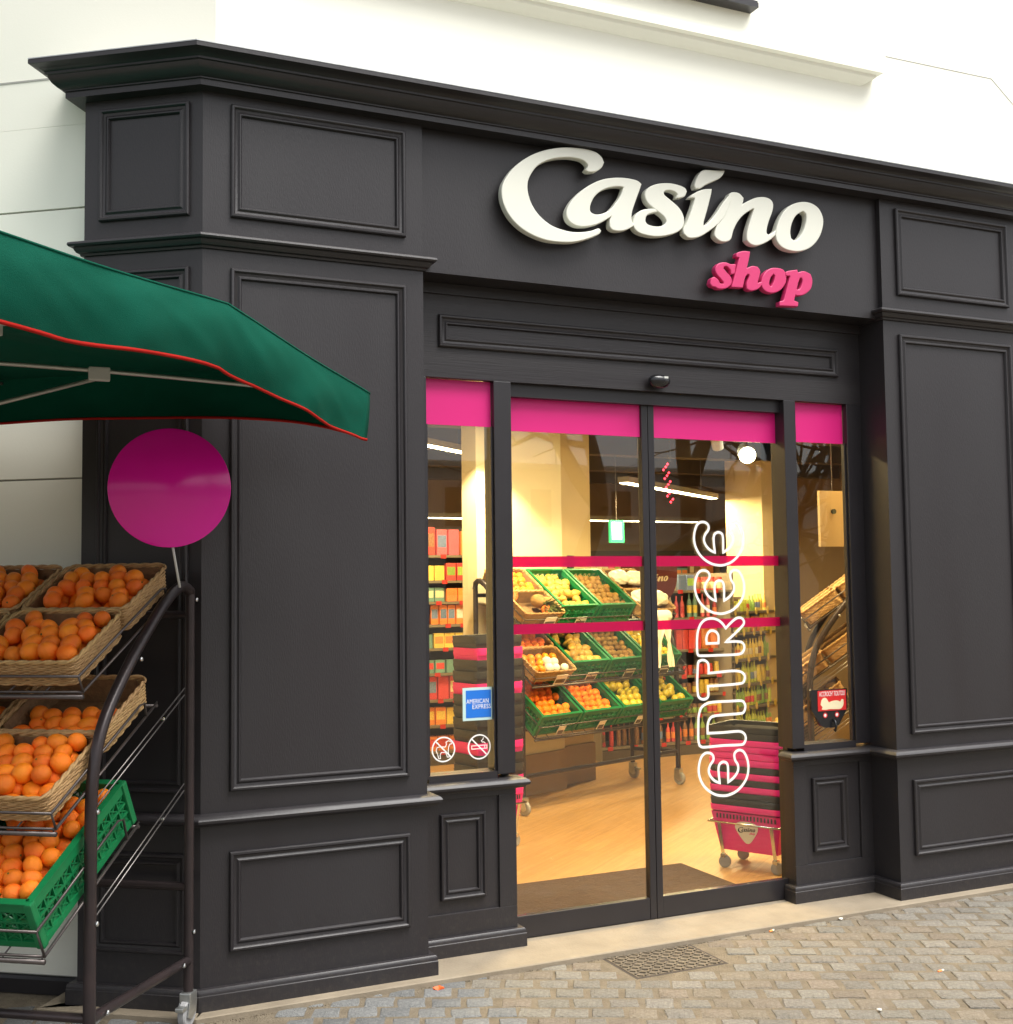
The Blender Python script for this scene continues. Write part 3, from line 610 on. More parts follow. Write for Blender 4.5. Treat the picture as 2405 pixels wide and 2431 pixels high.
def make_basket():
    M=TR(-3,-60,5)
    o=thing('wicker_basket','x','basket',M=M)
    mb=MB(); rows=14
    for k in range(rows):
        z=.008+k*(BH-.014)/(rows-1); s=1-.06*(1-z/BH)
        lp=resample(round_rect(BW*s-.012,BL*s-.012,.03),.0125); n=len(lp); pts=[]
        for i,p in enumerate(lp):
            nx=(lp[(i+1)%n]-lp[i-1]).normalized(); nn=Vector((nx.y,-nx.x)); q=p+nn*(.0020*(1 if (i//2+k)%2 else -1)); pts.append((q.x,q.y,z))
        mb.tube(pts,.0037,5,closed=True)
    mb.build('weave','wicker',o,smooth=True)
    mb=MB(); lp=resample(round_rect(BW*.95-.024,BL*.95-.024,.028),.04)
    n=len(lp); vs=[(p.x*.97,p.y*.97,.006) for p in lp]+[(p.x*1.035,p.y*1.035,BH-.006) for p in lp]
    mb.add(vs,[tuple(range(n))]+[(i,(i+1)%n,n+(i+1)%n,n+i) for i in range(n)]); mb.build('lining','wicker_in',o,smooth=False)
    mb=MB()
    for ph in (0,math.pi):
        lp=resample(round_rect(BW-.006,BL-.006,.032),.008); pts=[]
        for i,p in enumerate(lp): 
            nx=(lp[(i+1)%len(lp)]-lp[i-1]).normalized(); nn=Vector((nx.y,-nx.x)); a=i*.55+ph
            q=p+nn*.0035*math.cos(a); pts.append((q.x,q.y,BH-.001+.0035*math.sin(a)))
        mb.tube(pts,.0052,5,closed=True)
    mb.build('rim','wicker',o,smooth=True)
    return o
CW_,CL_,CHh=.40,.60,.165
def make_crate():
    o=thing('green_crate','x','crate',M=TR(-3,-60,5))
    def side(L,H,slot):
        mb=MB(); t=.007
        mb.box(-L/2,L/2,-t,t,H-.034,H-.0005); mb.box(-L/2,L/2,-.012,.012,H-.0004,H+.004)
        mb.box(-L/2,L/2,-t,t,0,.022)
        for z in (.058,.093): mb.box(-L/2,L/2,-.006,.006,z-.004,z+.004)
        nb=int(L/.05); 
        for i in range(nb+1):
            x=-L/2+.006+i*(L-.012)/nb; mb.box(x-.003,x+.003,-.0055,.0055,.0221,H-.0341)
        for i in range(nb):
            x0=-L/2+.006+i*(L-.012)/nb; x1=x0+(L-.012)/nb
            for za,zb in ((.022,.058),(.058,.093),(.093,H-.034)):
                for a,b in (((x0,za),(x1,zb)),((x0,zb),(x1,za))):
                    mb.tube([(a[0],0,a[1]),(b[0],0,b[1])],.0032,4,caps=False)
        mb.box(-L/2,L/2,.0015,.003,.0225,.058)
        return mb
    for (L,M) in ((CL_-.03,TR(CW_/2-.012,0,0)@RZ(R(90))),(CL_-.03,TR(-CW_/2+.012,0,0)@RZ(R(-90))),(CW_-.03,TR(0,CL_/2-.012,0)@RZ(R(180))),(CW_-.03,TR(0,-CL_/2+.012,0))):
        a=side(L,CHh,0); MB().add(a.v,a.f,M).build('lattice_side','crate_green',o)
    for sx in (-1,1):
        for sy in (-1,1): MB().box(sx*(CW_/2-.012)-.014,sx*(CW_/2-.012)+.014,sy*(CL_/2-.012)-.014,sy*(CL_/2-.012)+.014,0,CHh+.003).build('corner_post','crate_green',o,bevel=.006)
    mb=MB(); mb.box(-CW_/2+.02,CW_/2-.02,-CL_/2+.02,CL_/2-.02,.004,.012); mb.build('base','crate_green',o)
    return o
BASKET=make_basket(); CRATE=make_crate(); used={'b':False,'c':False}
def place(proto,key,M,label,group):
    if not used[key]:
        used[key]=True; proto.matrix_world=M; proto['label']=label; proto['group']=group; return proto
    return copy_tree(proto,M,label,group)
# fruit meshes
def fruit_mesh(name,prof,seg=18,m=None,extra=None):
    mb=MB(); mb.lathe(prof,seg); 
    me=bpy.data.meshes.new(name); me.from_pydata([tuple(v) for v in mb.v],[],mb.f); me.shade_smooth()
    b=bmesh.new(); b.from_mesh(me); bmesh.ops.remove_doubles(b,verts=b.verts,dist=1e-5); bmesh.ops.recalc_face_normals(b,faces=b.faces); b.to_mesh(me); b.free(); me.shade_smooth()
    me.materials.append(MATS[m]); return me
def ell(rx,rz,dim=0,n=12,fn=None):
    pr=[]
    for k in range(n+1):
        a=-math.pi/2+math.pi*k/n; r=max(.0006,rx*math.cos(a)); z=rz*math.sin(a)
        if dim and k>=n-1: z-=dim*(1 if k==n else .25)
        if fn: r,z=fn(r,z)
        pr.append((r,z))
    return pr
FR=.0315
ORANGE=[fruit_mesh('orange',ell(FR,FR*1.16,.002),18,'orange_skin'),fruit_mesh('orange',ell(FR*1.0,FR*1.02,.002),18,'orange_skin'),fruit_mesh('orange',ell(FR*.94,FR*1.22,.0025),18,'orange_skin')]
STEM=fruit_mesh('stem',[(.0005,-.001),(.0032,0),(.0028,.0022),(.0006,.0028)],6,'stem')
APPLE=[fruit_mesh('apple',ell(.036,.033,.006),16,'apple_skin')]
PEAR=[fruit_mesh('pear',ell(.036,.048,0,12,lambda r,z:(r*(1-.45*max(0,z/.048)),z)),14,'pear_skin')]
KIWI=[fruit_mesh('kiwi',ell(.027,.036),14,'kiwi_skin')]
LEMON=[fruit_mesh('lemon',ell(.028,.040,0,12,lambda r,z:(r*.92,z)),14,'lemon_skin')]
MAND=[fruit_mesh('mandarin',ell(.034,.029,.003),14,'mandarin')]
WRAP=[fruit_mesh('wrapped_mandarin',ell(.036,.033),10,'paper_white')]
NF={}; REST=[]
def fill(M,w,l,base,meshes,r,label,cat,group,layers=2,keep=1.0,cull=True,stem=False,name=None,heap=0,seed=1,zone=None):
    rnd=random.Random(seed)
    for ly in range(layers):
        ys=M.to_scale().y; dx=2*r*1.03; dy=1.80*r/ys; ny=int((l-2*r/ys)/dy)+1; j=0
        nx=int((w-2*r)/dx)+1
        y0=-((ny-1)*dy)/2; x0=-((nx-1)*dx)/2
        for j in range(ny):
            for i in range(nx):
                x=x0+i*dx+(r if (j+ly)%2 else 0)*.9-(.45*r)+rnd.uniform(-.22,.22)*r; y=y0+j*dy+(r if ly%2 else 0)*.8-(.4*r if layers>1 else 0)+rnd.uniform(-.22,.22)*r
                if abs(x)>w/2-r*.92 or abs(y)>l/2-r*.92/ys: continue
                if zone and not zone(x,y,ly): continue
                if rnd.random()>keep and (ly==layers-1): continue
                z=base+r+ly*1.5*r+rnd.uniform(-.12,.25)*r*(1 if ly else .4)
                P=M@Vector((x,y,z)); u,v,dd=project(P)
                me=rnd.choice(meshes); s=rnd.uniform(.88,1.08)
                ro=Matrix.Rotation(rnd.uniform(0,6.28),4,'Z')@Matrix.Rotation(rnd.uniform(.6,2.4),4,'X')@Matrix.Rotation(rnd.uniform(0,6.28),4,'Z')
                if cull and (u<-45 or v>SH+60 or u>SW+60): REST.append((me,TR(*P)@ro@Matrix.Scale(s,4))); continue
                o=bpy.data.objects.new(name or cat,me); COL.objects.link(o); o.matrix_world=TR(*P)@ro@Matrix.Scale(s,4); tag(o,label,cat,group)
                NF[cat]=NF.get(cat,0)+1
                if stem:
                    st=bpy.data.objects.new('stem',STEM); COL.objects.link(st); st.parent=o; st.location=(0,0,FR*1.0 if me is not ORANGE[1] else FR*.97)
TIER=[(.107,1.689),(.247,1.291),(.400,.952)]
def make_rack(label,M,W,group,kd=1.0):
    r=thing('fruit_rack',label,'rack',M=M,group=group); TH=math.atan(.514/kd); K=kd; FD=.664*kd
    prof=[(0,1.585),(.05,1.606),(.10,1.598),(.17,1.562),(.256,1.502),(.388,1.392),(.492,1.291),(.577,1.194),(.628,1.105),(.656,1.0),(.664,.9),(.664,.7),(.664,.13)]
    sm=[(p.x,p.y) for p in smooth_pts(prof,False,4,170)]
    for x in (0,-W):
        MB().tube([(x,-d*K,z) for d,z in sm],.020,12).build('curved_tube','rack_metal',r,smooth=True)
        MB().tube([(x,0,.12),(x,0,1.585)],.018,12).build('rear_post','rack_metal',r,auto=50)
        MB().tube([(x,-.0,.235),(x,-FD/2,.246),(x,-FD,.258)],.017,10).build('foot_brace','rack_metal',r,auto=50)
        for d,z in ((-.012,1.555),(.395,1.360),(.66,.898),(.66,.551),(.076,.240),(.592,.255),(-.0,.338)):
            s=1 if x==0 else -1
            MB().lathe([(.001,0),(.0085,0),(.0085,.004),(.006,.007),(.001,.008)],8,TR(x+s*(.0195),-d*K,z)@RY(R(90*s))).build('bolt','chrome',r)
        for d in (0,FD):
            c=MB().box(x-.022,x+.022,-d-.03,-d+.026,.088,.125).build('caster','zinc',r,bevel=.005)
            for sx in (-1,1): MB().prism([(-d-.03,.09),(-d-.045,.045),(-d-.015,.030),(-d+.02,.05),(-d+.026,.09)],0,.003,Matrix(((0,0,1,x+sx*.020-.0015),(1,0,0,0),(0,1,0,0),(0,0,0,1)))).build('fork','zinc',c)
            MB().lathe([(.012,-.014),(.046,-.014),(.050,-.010),(.050,.010),(.046,.014),(.012,.014)],20,TR(x,-d-.012,.050)@RY(R(90))).build('wheel','grey_rubber',c,auto=40)
            if d==0: MB().box(x-.016,x+.016,-d-.075,-d-.02,.07,.086).build('brake_pedal','zinc',c,bevel=.004)
    for d,z in ((0,.50),(0,1.50),(FD,.26)): MB().tube([(-W,-d,z),(0,-d,z)],.015,10).build('cross_tube','rack_metal',r,auto=50)
    for ti,(d0,z0) in enumerate(TIER):
        LK=math.hypot(.612*K,.315)/.688; T=TR(0,-d0*K,z0)@RX(TH); Lt=(.70 if ti<2 else .62)*LK; hh=BH if ti<2 else CHh
        mb=MB()
        for z in (-hh-.004,-hh*.45): mb.tube([(-W+.01,-Lt-.006,z),(-.015,-Lt-.006,z)],.0045,6,T)
        for x in (-.017,-W+.012):
            for z in (-hh-.004,): mb.tube([(x,-.02,z),(x,-Lt-.006,z)],.0045,6,T)
            mb.tube([(x,-.10,-hh-.004),(x,-.09,-hh*.55),(x,-.12,-hh*.45),(x,-Lt-.006,-hh*.45),(x,-Lt-.006,-hh-.004)],.0045,6,T)
        nn=int(W/.13)
        for i in range(nn+1): x=-W+.02+i*(W-.045)/nn; mb.tube([(x,-.0,-hh-.008),(x,-Lt-.01,-hh-.008)],.003,5,T)
        mb.tube([(-W+.01,-.02,-hh-.012),(-.015,-.02,-hh-.012)],.006,6,T); mb.tube([(-W+.01,-Lt-.015,-hh-.016),(-.015,-Lt-.015,-hh-.016)],.008,8,T)
        mb.build('wire_shelf','wire',r,smooth=True)
        if ti:
            za,zb=((1.229,.92),(.88,.575))[ti-1]
            for x in (-.006,-W+.006):
                mb=MB()
                for dz_ in (0,-.024): mb.tube([(x,-.03,za+dz_),(x,-.655*K,zb+dz_-.004)],.0026,6)
                mb.build('support_rods','rod_metal',r,smooth=True)
                MB().lathe([(.001,-.008),(.006,-.006),(.006,.006),(.001,.008)],8,TR(x+.004,-.2*K,za-.094)@RY(R(90))).build('bolt','chrome',r)
    return r
def slot(M,tier,col,pos,kind,pitch=.42,kd=1.0):
    d0,z0=TIER[tier]; w,l,h=(BW,BL,BH) if kind=='b' else (CW_,CL_,CHh)
    TH=math.atan(.514/kd); LK=math.hypot(.612*kd,.315)/.688
    s=.002 if pos==0 else .352
    return M@TR(0,-d0*kd,z0)@RX(TH)@TR(-.03-col*pitch-w/2,(-s-l/2)*LK,-h)@Matrix.Diagonal((1,LK,1,1))
# ---- street stand
P0=Vector((-.056,-.084,GZ)); RM=TR(*P0)@RZ(-CH)
RACKG='wheeled fruit stands'
make_rack('dark wheeled fruit stand on the pavement beside the left pilaster',RM,1.34,RACKG)
OG='oranges on the street stand'; BG='wicker baskets on the fruit stands'; CG='green crates on the fruit stands'
colw=['right','middle','left']
for c in range(3):
    for t_,pos,nm in ((0,0,'top rear'),(0,1,'top front'),(1,0,'second tier rear'),(1,1,'second tier front')):
        M=slot(RM,t_,c,pos,'b'); place(BASKET,'b',M,'wicker basket of oranges, %s row, %s column of the street stand'%(nm,colw[c]),BG)
        lab='orange in the %s row %s wicker basket of the street stand'%(nm,colw[c])
        if (t_,pos)==(1,0):
            fill(M,BW-.03,BL-.03,.012,ORANGE,FR,lab,'orange',OG,1,1,True,True,seed=41+c,zone=lambda x,y,ly:y<.02)
        else: fill(M,BW-.03,BL-.03,.010,ORANGE,FR,lab,'orange',OG,2,.93,True,True,seed=10*t_+5*pos+c+(3 if t_ else 0))
    M=slot(RM,2,c,0,'c'); place(CRATE,'c',M,'green plastic lattice crate of oranges, bottom tier, %s column of the street stand'%colw[c],CG)
    fill(M,CW_-.05,CL_-.05,.055,ORANGE,FR*1.03,'orange in the bottom tier %s green crate of the street stand'%colw[c],'orange',OG,2,.95,True,True,seed=77+c)
vs=[];fs=[]
for me,M in REST:
    o=len(vs); vs+=[tuple(M@v.co) for v in me.vertices]; fs+=[tuple(k+o for k in f.vertices) for f in me.polygons]
me=bpy.data.meshes.new('more_oranges'); me.from_pydata(vs,[],fs); me.shade_smooth(); o=link('more_oranges',me,'orange_skin'); o['kind']='stuff'; o['label']='heaped oranges in the far left baskets of the street stand'; o['category']='oranges'
M=slot(RM,2,0,0,'c')
tg=MB().box(-.19,-.125,-.303-.0065,-.303,.035,.10,M).build('price_label','paper_white'); tag(tg,'white price label on the front of the right green street crate','label')
a=TR(*(M@Vector((-.1575,-.3105,.068)))); 
MB().box(-.172,-.164,-.3105,-.3097,.045,.09,M).build('printed_bar','crate_green',tg); MB().box(-.155,-.145,-.3105,-.3097,.045,.09,M).build('printed_bar','crate_green',tg)

# ---- pink disc sign on its stick
def at(u,v,dep): return CAM+ray(u,v)*dep
dc=at(403,1158,4.20); foot=at(427,1375,4.22)
ds=thing('disc_sign','round glossy pink disc sign on a thin stick above the street fruit stand','sign',foot)
nrm=(Vector((CAM.x-.5,CAM.y,1.9))-dc).normalized(); q=nrm.to_track_quat('Z','Y').to_matrix().to_4x4()
n_=64; rr=.2135
mb=MB(); mb.lathe([(.001,-.004),(rr-.002,-.004),(rr,-.002),(rr,.002),(rr-.002,.004),(.001,.004)],n_,TR(*(dc-foot))@q); mb.build('disc','pink_disc',ds,auto=60)
MB().tube([(0,0,-.03),(dc-foot)-Vector((0,0,.15))+q.to_3x3()@Vector((0,0,-.009))],.0045,8).build('stick','rib_plastic',ds,smooth=True)

# ---- green parasol
TP3=at(698*1.2585,742*1.2585,4.30); TP=Vector((TP3.x,TP3.y)); PA=1.086; PE=Vector((math.cos(R(-129)),math.sin(R(-129)))); PW=Vector((-PE.y,PE.x))
PB=1.55; PCx=TP-PW*PB+PE*PA
ps=thing('parasol','green fabric market parasol with red piped valance over the street stand','parasol',(PCx.x,PCx.y,GZ),math.atan2(PW.y,PW.x))
ZC,ZM,ZA=TP3.z-GZ,2.37-GZ,2.50-GZ
ZME=(2.37-GZ,2.365-GZ,2.418-GZ,2.38-GZ)   # mid heights of the four edges: -y, +x, +y, -x
def eave(t,e=0):
    a=abs(t); return ZME[e]-(ZME[e]-ZC)*a**(4.5 if e%2==0 else 1.0)-.006*math.sin(math.pi*a)**2
mb=MB(); NG=14; NE=64
idx={}; vs=[]; fs=[]
per=[]
for e in range(4):
    for k in range(NE):
        t=-1+2*k/NE; c=[(t,-1),(1,t),(-t,1),(-1,-t)][e]; per.append((c[0],c[1],t,e))
NPp=len(per)
for g_ in range(NG+1):
    m_=g_/NG
    for (x,y,t,e_) in per:
        ze=eave(t,e_); z=ZA+(ze-ZA)*m_**1.05
        z+=-.012*math.sin(math.pi*m_)*abs(math.sin(2*math.pi*t))
        vs.append((x*PB*m_,y*PA*m_,z))
for g_ in range(NG):
    for i in range(NPp): fs.append((g_*NPp+i,g_*NPp+(i+1)%NPp,(g_+1)*NPp+(i+1)%NPp,(g_+1)*NPp+i))
mb.add(vs,fs); mb.build('canopy','canopy',ps,smooth=True)
mb=MB(); vs=[];fs=[]; NV=10; low=[]
for g_ in range(NV+1):
    s=g_/NV
    for (x,y,t,e_) in per:
        ze=eave(t,e_); a=abs(t)
        h=.176-.004*a**6
        ph=t*9.5+(x*3-y*2)*1.1; wv=(.010*math.sin(ph*1.1)+.005*math.sin(ph*2.7+1))*s*(1-a**6)
        bulge=.012*math.sin(math.pi*s)*(1-a**4)+(.010*noise.noise(Vector((t*4+s*1.6+e_*7,s*1.0,1.3)))+.004*noise.noise(Vector((t*11-s*4+e_*5,s*1.6,4.1))))*min(1,4*s)*(1-a**10)
        out=bulge+wv-.02*s*s
        nx_,ny_=(0,y) if abs(y)>=abs(x)-1e-9 and abs(y)==1 else (x,0)
        if abs(x)==1 and abs(y)==1: nx_,ny_=x*.5,y*.5
        z=ze-h*s+.004*math.sin(ph*1.3)*s*(1-a**4)
        vs.append((x*PB+nx_*out,y*PA+ny_*out,z))
        if g_==NV: low.append(vs[-1])
for g_ in range(NV):
    for i in range(NPp): fs.append((g_*NPp+i,g_*NPp+(i+1)%NPp,(g_+1)*NPp+(i+1)%NPp,(g_+1)*NPp+i))
mb.add(vs,fs); mb.build('valance','canopy',ps,smooth=True)
MB().tube([v for v in vs[:NPp]],.0035,5,closed=True).build('seam','canopy',ps,smooth=True)
MB().tube(low,.0052,6,closed=True).build('red_piping','piping',ps,smooth=True)
MB().tube([(0,0,.06),(0,0,ZA-.01)],.021,14).build('pole','rib_metal',ps,smooth=True)
MB().lathe([(.30,0),(.31,.03),(.30,.055),(.05,.065),(.045,.2),(.028,.2),(.028,.07)],32).build('base','rack_metal',ps,auto=40)
HZ=2.345-GZ
MB().lathe([(.022,HZ-.04),(.05,HZ-.035),(.05,HZ+.01),(.022,HZ+.015)],16).build('hub','rib_plastic',ps,auto=40)
RZn=2.02
MB().lathe([(.022,RZn-.05),(.045,RZn-.045),(.045,RZn+.02),(.022,RZn+.03)],16).build('runner','rib_plastic',ps,auto=40)
for k in range(8):
    cxk,cyk=((1,0),(1,1),(0,1),(-1,1),(-1,0),(-1,-1),(0,-1),(1,-1))[k]; a=math.atan2(cyk*PA,cxk*PB); L=math.hypot(cxk*PB,cyk*PA)-.02; ze=((ZME[1],ZC,ZME[2],ZC,ZME[3],ZC,ZME[0],ZC)[k])-.018
    d=Vector((math.cos(a),math.sin(a),0))
    rb=MB(); pts=[d*(.04+(L-.04)*i/8)+Vector((0,0,HZ-.012+(ze-HZ+.012)*i/8+.018*math.sin(math.pi*i/8))) for i in range(9)]
    rb.tube(pts,.0075,6); rib=rb.build('rib','rib_metal',ps,smooth=True)
    jp=pts[4]
    MB().box(-.035,.035,-.012,.012,-.035,.012,TR(*jp)@RZ(a)).build('joint','rib_plastic',rib,bevel=.005)
    MB().tube([d*.04+Vector((0,0,RZn)),jp+Vector((0,0,-.025))],.007,6).build('strut','rib_metal',rib,smooth=True)

# ---- indoor stands
RM1=TR(4.105,3.768,0)@RZ(R(19.2)); KD=.70; make_rack('indoor wheeled fruit stand with green crates behind the left glass door',RM1,1.70,RACKG,KD)
NC=['right end','third','second','left end']
IG='fruit on the indoor stand'
def infill(t_,col,pos,kind,meshes,r,fruit,base=None,layers=1,lab=None,**kw):
    M=slot(RM1,t_,col,pos,kind,kd=KD); w,l,h=(BW,BL,BH) if kind=='b' else (CW_,CL_,CHh)
    tn=('top','middle','bottom')[t_]; pn='' if kind=='c' else (' rear',' front')[pos]
    cn=('rightmost','second from right','second from left','leftmost')[col]
    place(BASKET if kind=='b' else CRATE,kind,M,'%s of %s, %s%s tier, %s on the indoor stand'%('wicker basket' if kind=='b' else 'green crate',fruit,tn,pn,cn),BG if kind=='b' else CG)
    one=fruit[:-1] if fruit[-1]=='s' and fruit!='apples' else fruit
    one={'oranges':'orange','apples':'apple','pears':'pear','kiwis':'kiwi','lemons':'lemon','mandarins':'mandarin'}[fruit]
    fill(M,w-.03,l-.03 if kind=='b' else l-.04,base if base is not None else (.03 if kind=='b' else .085),meshes,r,'%s in the %s%s tier %s container of the indoor stand'%(one,tn,pn,cn),one,IG,layers,kw.get('keep',.97),False,False,seed=t_*17+col*5+pos*3+100,zone=kw.get('zone'))
    return M
infill(0,3,0,'b',ORANGE,FR,'oranges'); 
MP=slot(RM1,0,3,1,'b',kd=KD); place(BASKET,'b',MP,'wicker basket with pineapple and cut orange halves, top front tier of the indoor stand',BG)
infill(0,2,0,'c',PEAR,.036,'pears'); infill(0,1,0,'c',KIWI,.030,'kiwis')
MQ=slot(RM1,0,0,0,'b',kd=KD); place(BASKET,'b',MQ,'wicker basket of bagged vegetables, top rear tier, right end of the indoor stand',BG)
MQ2=slot(RM1,0,0,1,'b',kd=KD); place(BASKET,'b',MQ2,'wicker basket of bagged vegetables, top front tier, right end of the indoor stand',BG)
infill(1,3,0,'b',ORANGE,FR,'oranges'); MW=infill(1,3,1,'b',MAND,.033,'mandarins',zone=lambda x,y,ly:not(x>-.03 and y<.02))
fill(MW,BW-.03,BL-.03,.035,WRAP,.036,'mandarin wrapped in white paper in the middle tier indoor basket','mandarin',IG,1,.95,False,False,name='wrapped_mandarin',seed=5,zone=lambda x,y,ly:(x>-.03 and y<.02))
infill(1,2,0,'c',PEAR,.036,'pears'); infill(1,1,0,'c',KIWI,.031,'kiwis'); infill(1,0,0,'c',LEMON,.031,'lemons')
infill(2,3,0,'c',ORANGE,FR,'oranges',layers=1); infill(2,2,0,'c',ORANGE,FR,'oranges'); infill(2,1,0,'c',APPLE,.036,'apples'); infill(2,0,0,'c',APPLE,.036,'apples')
# pineapple and cut oranges
def pineapple(M,label):
    o=thing('pineapple',label,'pineapple',M=M); mb=MB(); pr=[(max(.002,.052*math.sin(math.pi*min(1,.08+.9*k/12))**.6),-.08+.16*k/12) for k in range(13)]; mb.lathe(pr,16); mb.build('body','kiwi_skin',o,smooth=False)
    mb=MB()
    for i in range(26):
        a=i*2.4; t_=i/26; L=.06+.07*t_; sp=.55*(1-t_)+.1; d=Vector((math.cos(a)*sp,math.sin(a)*sp,1)).normalized(); b=Vector((math.cos(a)*.014,math.sin(a)*.014,.078)); s_=Vector((-math.sin(a),math.cos(a),0))*.009
        m_=b+d*L*.6+Vector((math.cos(a),math.sin(a),0))*.008
        mb.add([b-s_,b+s_,m_+s_*.7,b+d*L+Vector((math.cos(a),math.sin(a),0))*.03,m_-s_*.7],[(0,1,2,3,4)])
    mb.build('leaves','stem',o)
pineapple(MP@TR(.06,.03,.085)@RX(R(70))@RZ(R(20)),'pineapple lying in the top front indoor basket, crown uppermost')
pineapple(MP@TR(.13,.0,.075)@RX(R(80)),'pineapple lying at the right side of the top front indoor basket')
def half_orange(M,label):
    o=thing('orange_half',label,'orange half',M=M,group='cut oranges'); mb=MB(); mb.lathe([(.001,-.036)]+[(.038*math.cos(-math.pi/2+math.pi/2*k/8),.038*math.sin(-math.pi/2+math.pi/2*k/8)) for k in range(1,9)],20); mb.build('peel','orange_skin',o,smooth=True)
    MB().lathe([(.001,.0003),(.033,.0003),(.033,.0013),(.001,.0013)],20).build('flesh','orange_flesh',o); mb=MB()
    for k in range(8): mb.box(.004,.031,-.001,.001,.0014,.002,RZ(k*math.pi/4))
    mb.build('membranes','cream',o)
half_orange(MP@TR(-.15,.10,.10)@RX(R(55)),'cut orange half facing out, left in the top front indoor basket')
half_orange(MP@TR(.05,-.10,.09)@RX(R(60)),'cut orange half facing out, low in the top front indoor basket')
def bag(M,label,s=1,seed=0):
    b=bmesh.new(); bmesh.ops.create_icosphere(b,subdivisions=3,radius=.09)
    for v in b.verts:
        n=noise.noise(v.co*22+Vector((seed,0,0)))*.026; v.co=Vector((v.co.x*1.25,v.co.y*1.0,v.co.z*.62))*(1+n*8)*s
    me=bpy.data.meshes.new('vegetable_bag'); b.to_mesh(me); b.free(); o=link('vegetable_bag',me,'plastic_bag'); o.matrix_world=M; tag(o,label,'bag','bagged vegetables')
bag(MQ@TR(-.09,.02,.10),'crinkled clear bag of vegetables, left in the top rear right basket',1,1); bag(MQ@TR(.09,0,.10),'crinkled clear bag of vegetables, right in the top rear right basket',1,2)
bag(MQ2@TR(-.09,.02,.10),'crinkled clear bag of vegetables, left in the top front right basket',1,3); bag(MQ2@TR(.09,0,.10),'crinkled clear bag of vegetables, right in the top front right basket',1,4)
# bag roll hanging on the stand
br_=RM1@TR(-.62,-.80,1.27)
bo=thing('bag_roll','roll of pale plastic bags hanging on the front of the indoor stand','bag roll',M=br_)
MB().lathe([(.012,-.10),(.045,-.10),(.045,.10),(.012,.10)],18,TR(0,0,.06)@RY(R(90))).build('roll','paper_white',bo,auto=40)
for sx in (-1,1):
    mb=MB(); vs=[];fs=[]
    for k in range(9):
        z=.05-.045*k; w_=.035+.012*math.sin(k*1.3); x=sx*(.02+.008*k); 
        for i in range(5): vs.append((x+(i/4-.5)*2*w_*.9,-.048+.010*math.sin(i*2.2+k),z))
    for k in range(8):
        for i in range(4): fs.append((k*5+i,k*5+i+1,k*5+i+6,k*5+i+5))
    mb.add(vs,fs); mb.build('hanging_bag','plastic_bag',bo,smooth=True)
MB().tube([(0,.0,.06),(0,.1,.10),(0,.16,.06)],.005,6).build('bracket','wire',bo)
# price cards on the indoor stand
for col,t_ in ((3,1),(2,1),(1,1),(0,1),(3,2),(2,2),(1,2),(3,0),(2,0)):
    kind='b' if (t_,col) in ((1,3),(0,3)) else 'c'; M=slot(RM1,t_,col,1 if kind=='b' else 0,kind,kd=KD); l=BL if kind=='b' else CL_
    wd=.11 if t_<2 else .07
    o=MB().box(.0,wd,-l/2-.022,-l/2-.019,-.01,.075,M).build('price_card','paper_white'); tag(o,'price card, %s tier, %s on the indoor stand'%(('top','middle','bottom')[t_],('right end','second from right','second from left','left end')[col]),'price card','price cards on the indoor stand')
    MB().box(.008,wd-.008,-l/2-.0232,-l/2-.0221,.006,.04,M).build('printed_block','shelf_back',o)
RM2=TR(4.30,1.02,0)@RZ(R(-126.9)); make_rack('indoor wheeled basket stand behind the right side window',RM2,.90,RACKG,KD)
for t_,pos,c in ((0,0,0),(0,1,0),(1,0,0),(1,1,0),(0,0,1),(0,1,1),(1,0,1),(1,1,1)):
    M=slot(RM2,t_,c,pos,'b',kd=KD); place(BASKET,'b',M,'wicker basket seen through the right side window, %s %s, %s'%(('top tier','second tier')[t_],('rear','front')[pos],('near end','far end')[c]),BG)
for pos,c in ((0,0),(1,0)):
    M=slot(RM2,2,0,pos,'b',kd=KD)
    place(BASKET,'b',M,'wicker basket seen through the right side window, lowest tier, %s'%('rear','front')[pos],BG)
    fill(M,BW-.04,BL-.04,.03,PEAR,.036,'pear in the lowest tier %s basket behind the right side window'%('rear','front')[pos],'pear','pears behind the right side window',1,.9,False,False,seed=300+pos)

# ---- shopping baskets
def basket_body(root,z0,h,wt,lt,wb,lb,m,slots=True):
    mb=MB(); a=[(-wb/2,-lb/2),(wb/2,-lb/2),(wb/2,lb/2),(-wb/2,lb/2)]; b=[(-wt/2,-lt/2),(wt/2,-lt/2),(wt/2,lt/2),(-wt/2,lt/2)]
    vs=[(*p,z0) for p in a]+[(*p,z0+h) for p in b]+[(p[0]*.97,p[1]*.97,z0+h) for p in b]+[(p[0]*.96,p[1]*.96,z0+.006) for p in a]
    fs=[(3,2,1,0)]+[(i,(i+1)%4,4+(i+1)%4,4+i) for i in range(4)]+[(4+i,4+(i+1)%4,8+(i+1)%4,8+i) for i in range(4)]+[(8+i,8+(i+1)%4,12+(i+1)%4,12+i) for i in range(4)]+[(12,13,14,15)]
    mb.add(vs,fs); return mb.build('body',m,root,bevel=.006)
CS=['pink','black']
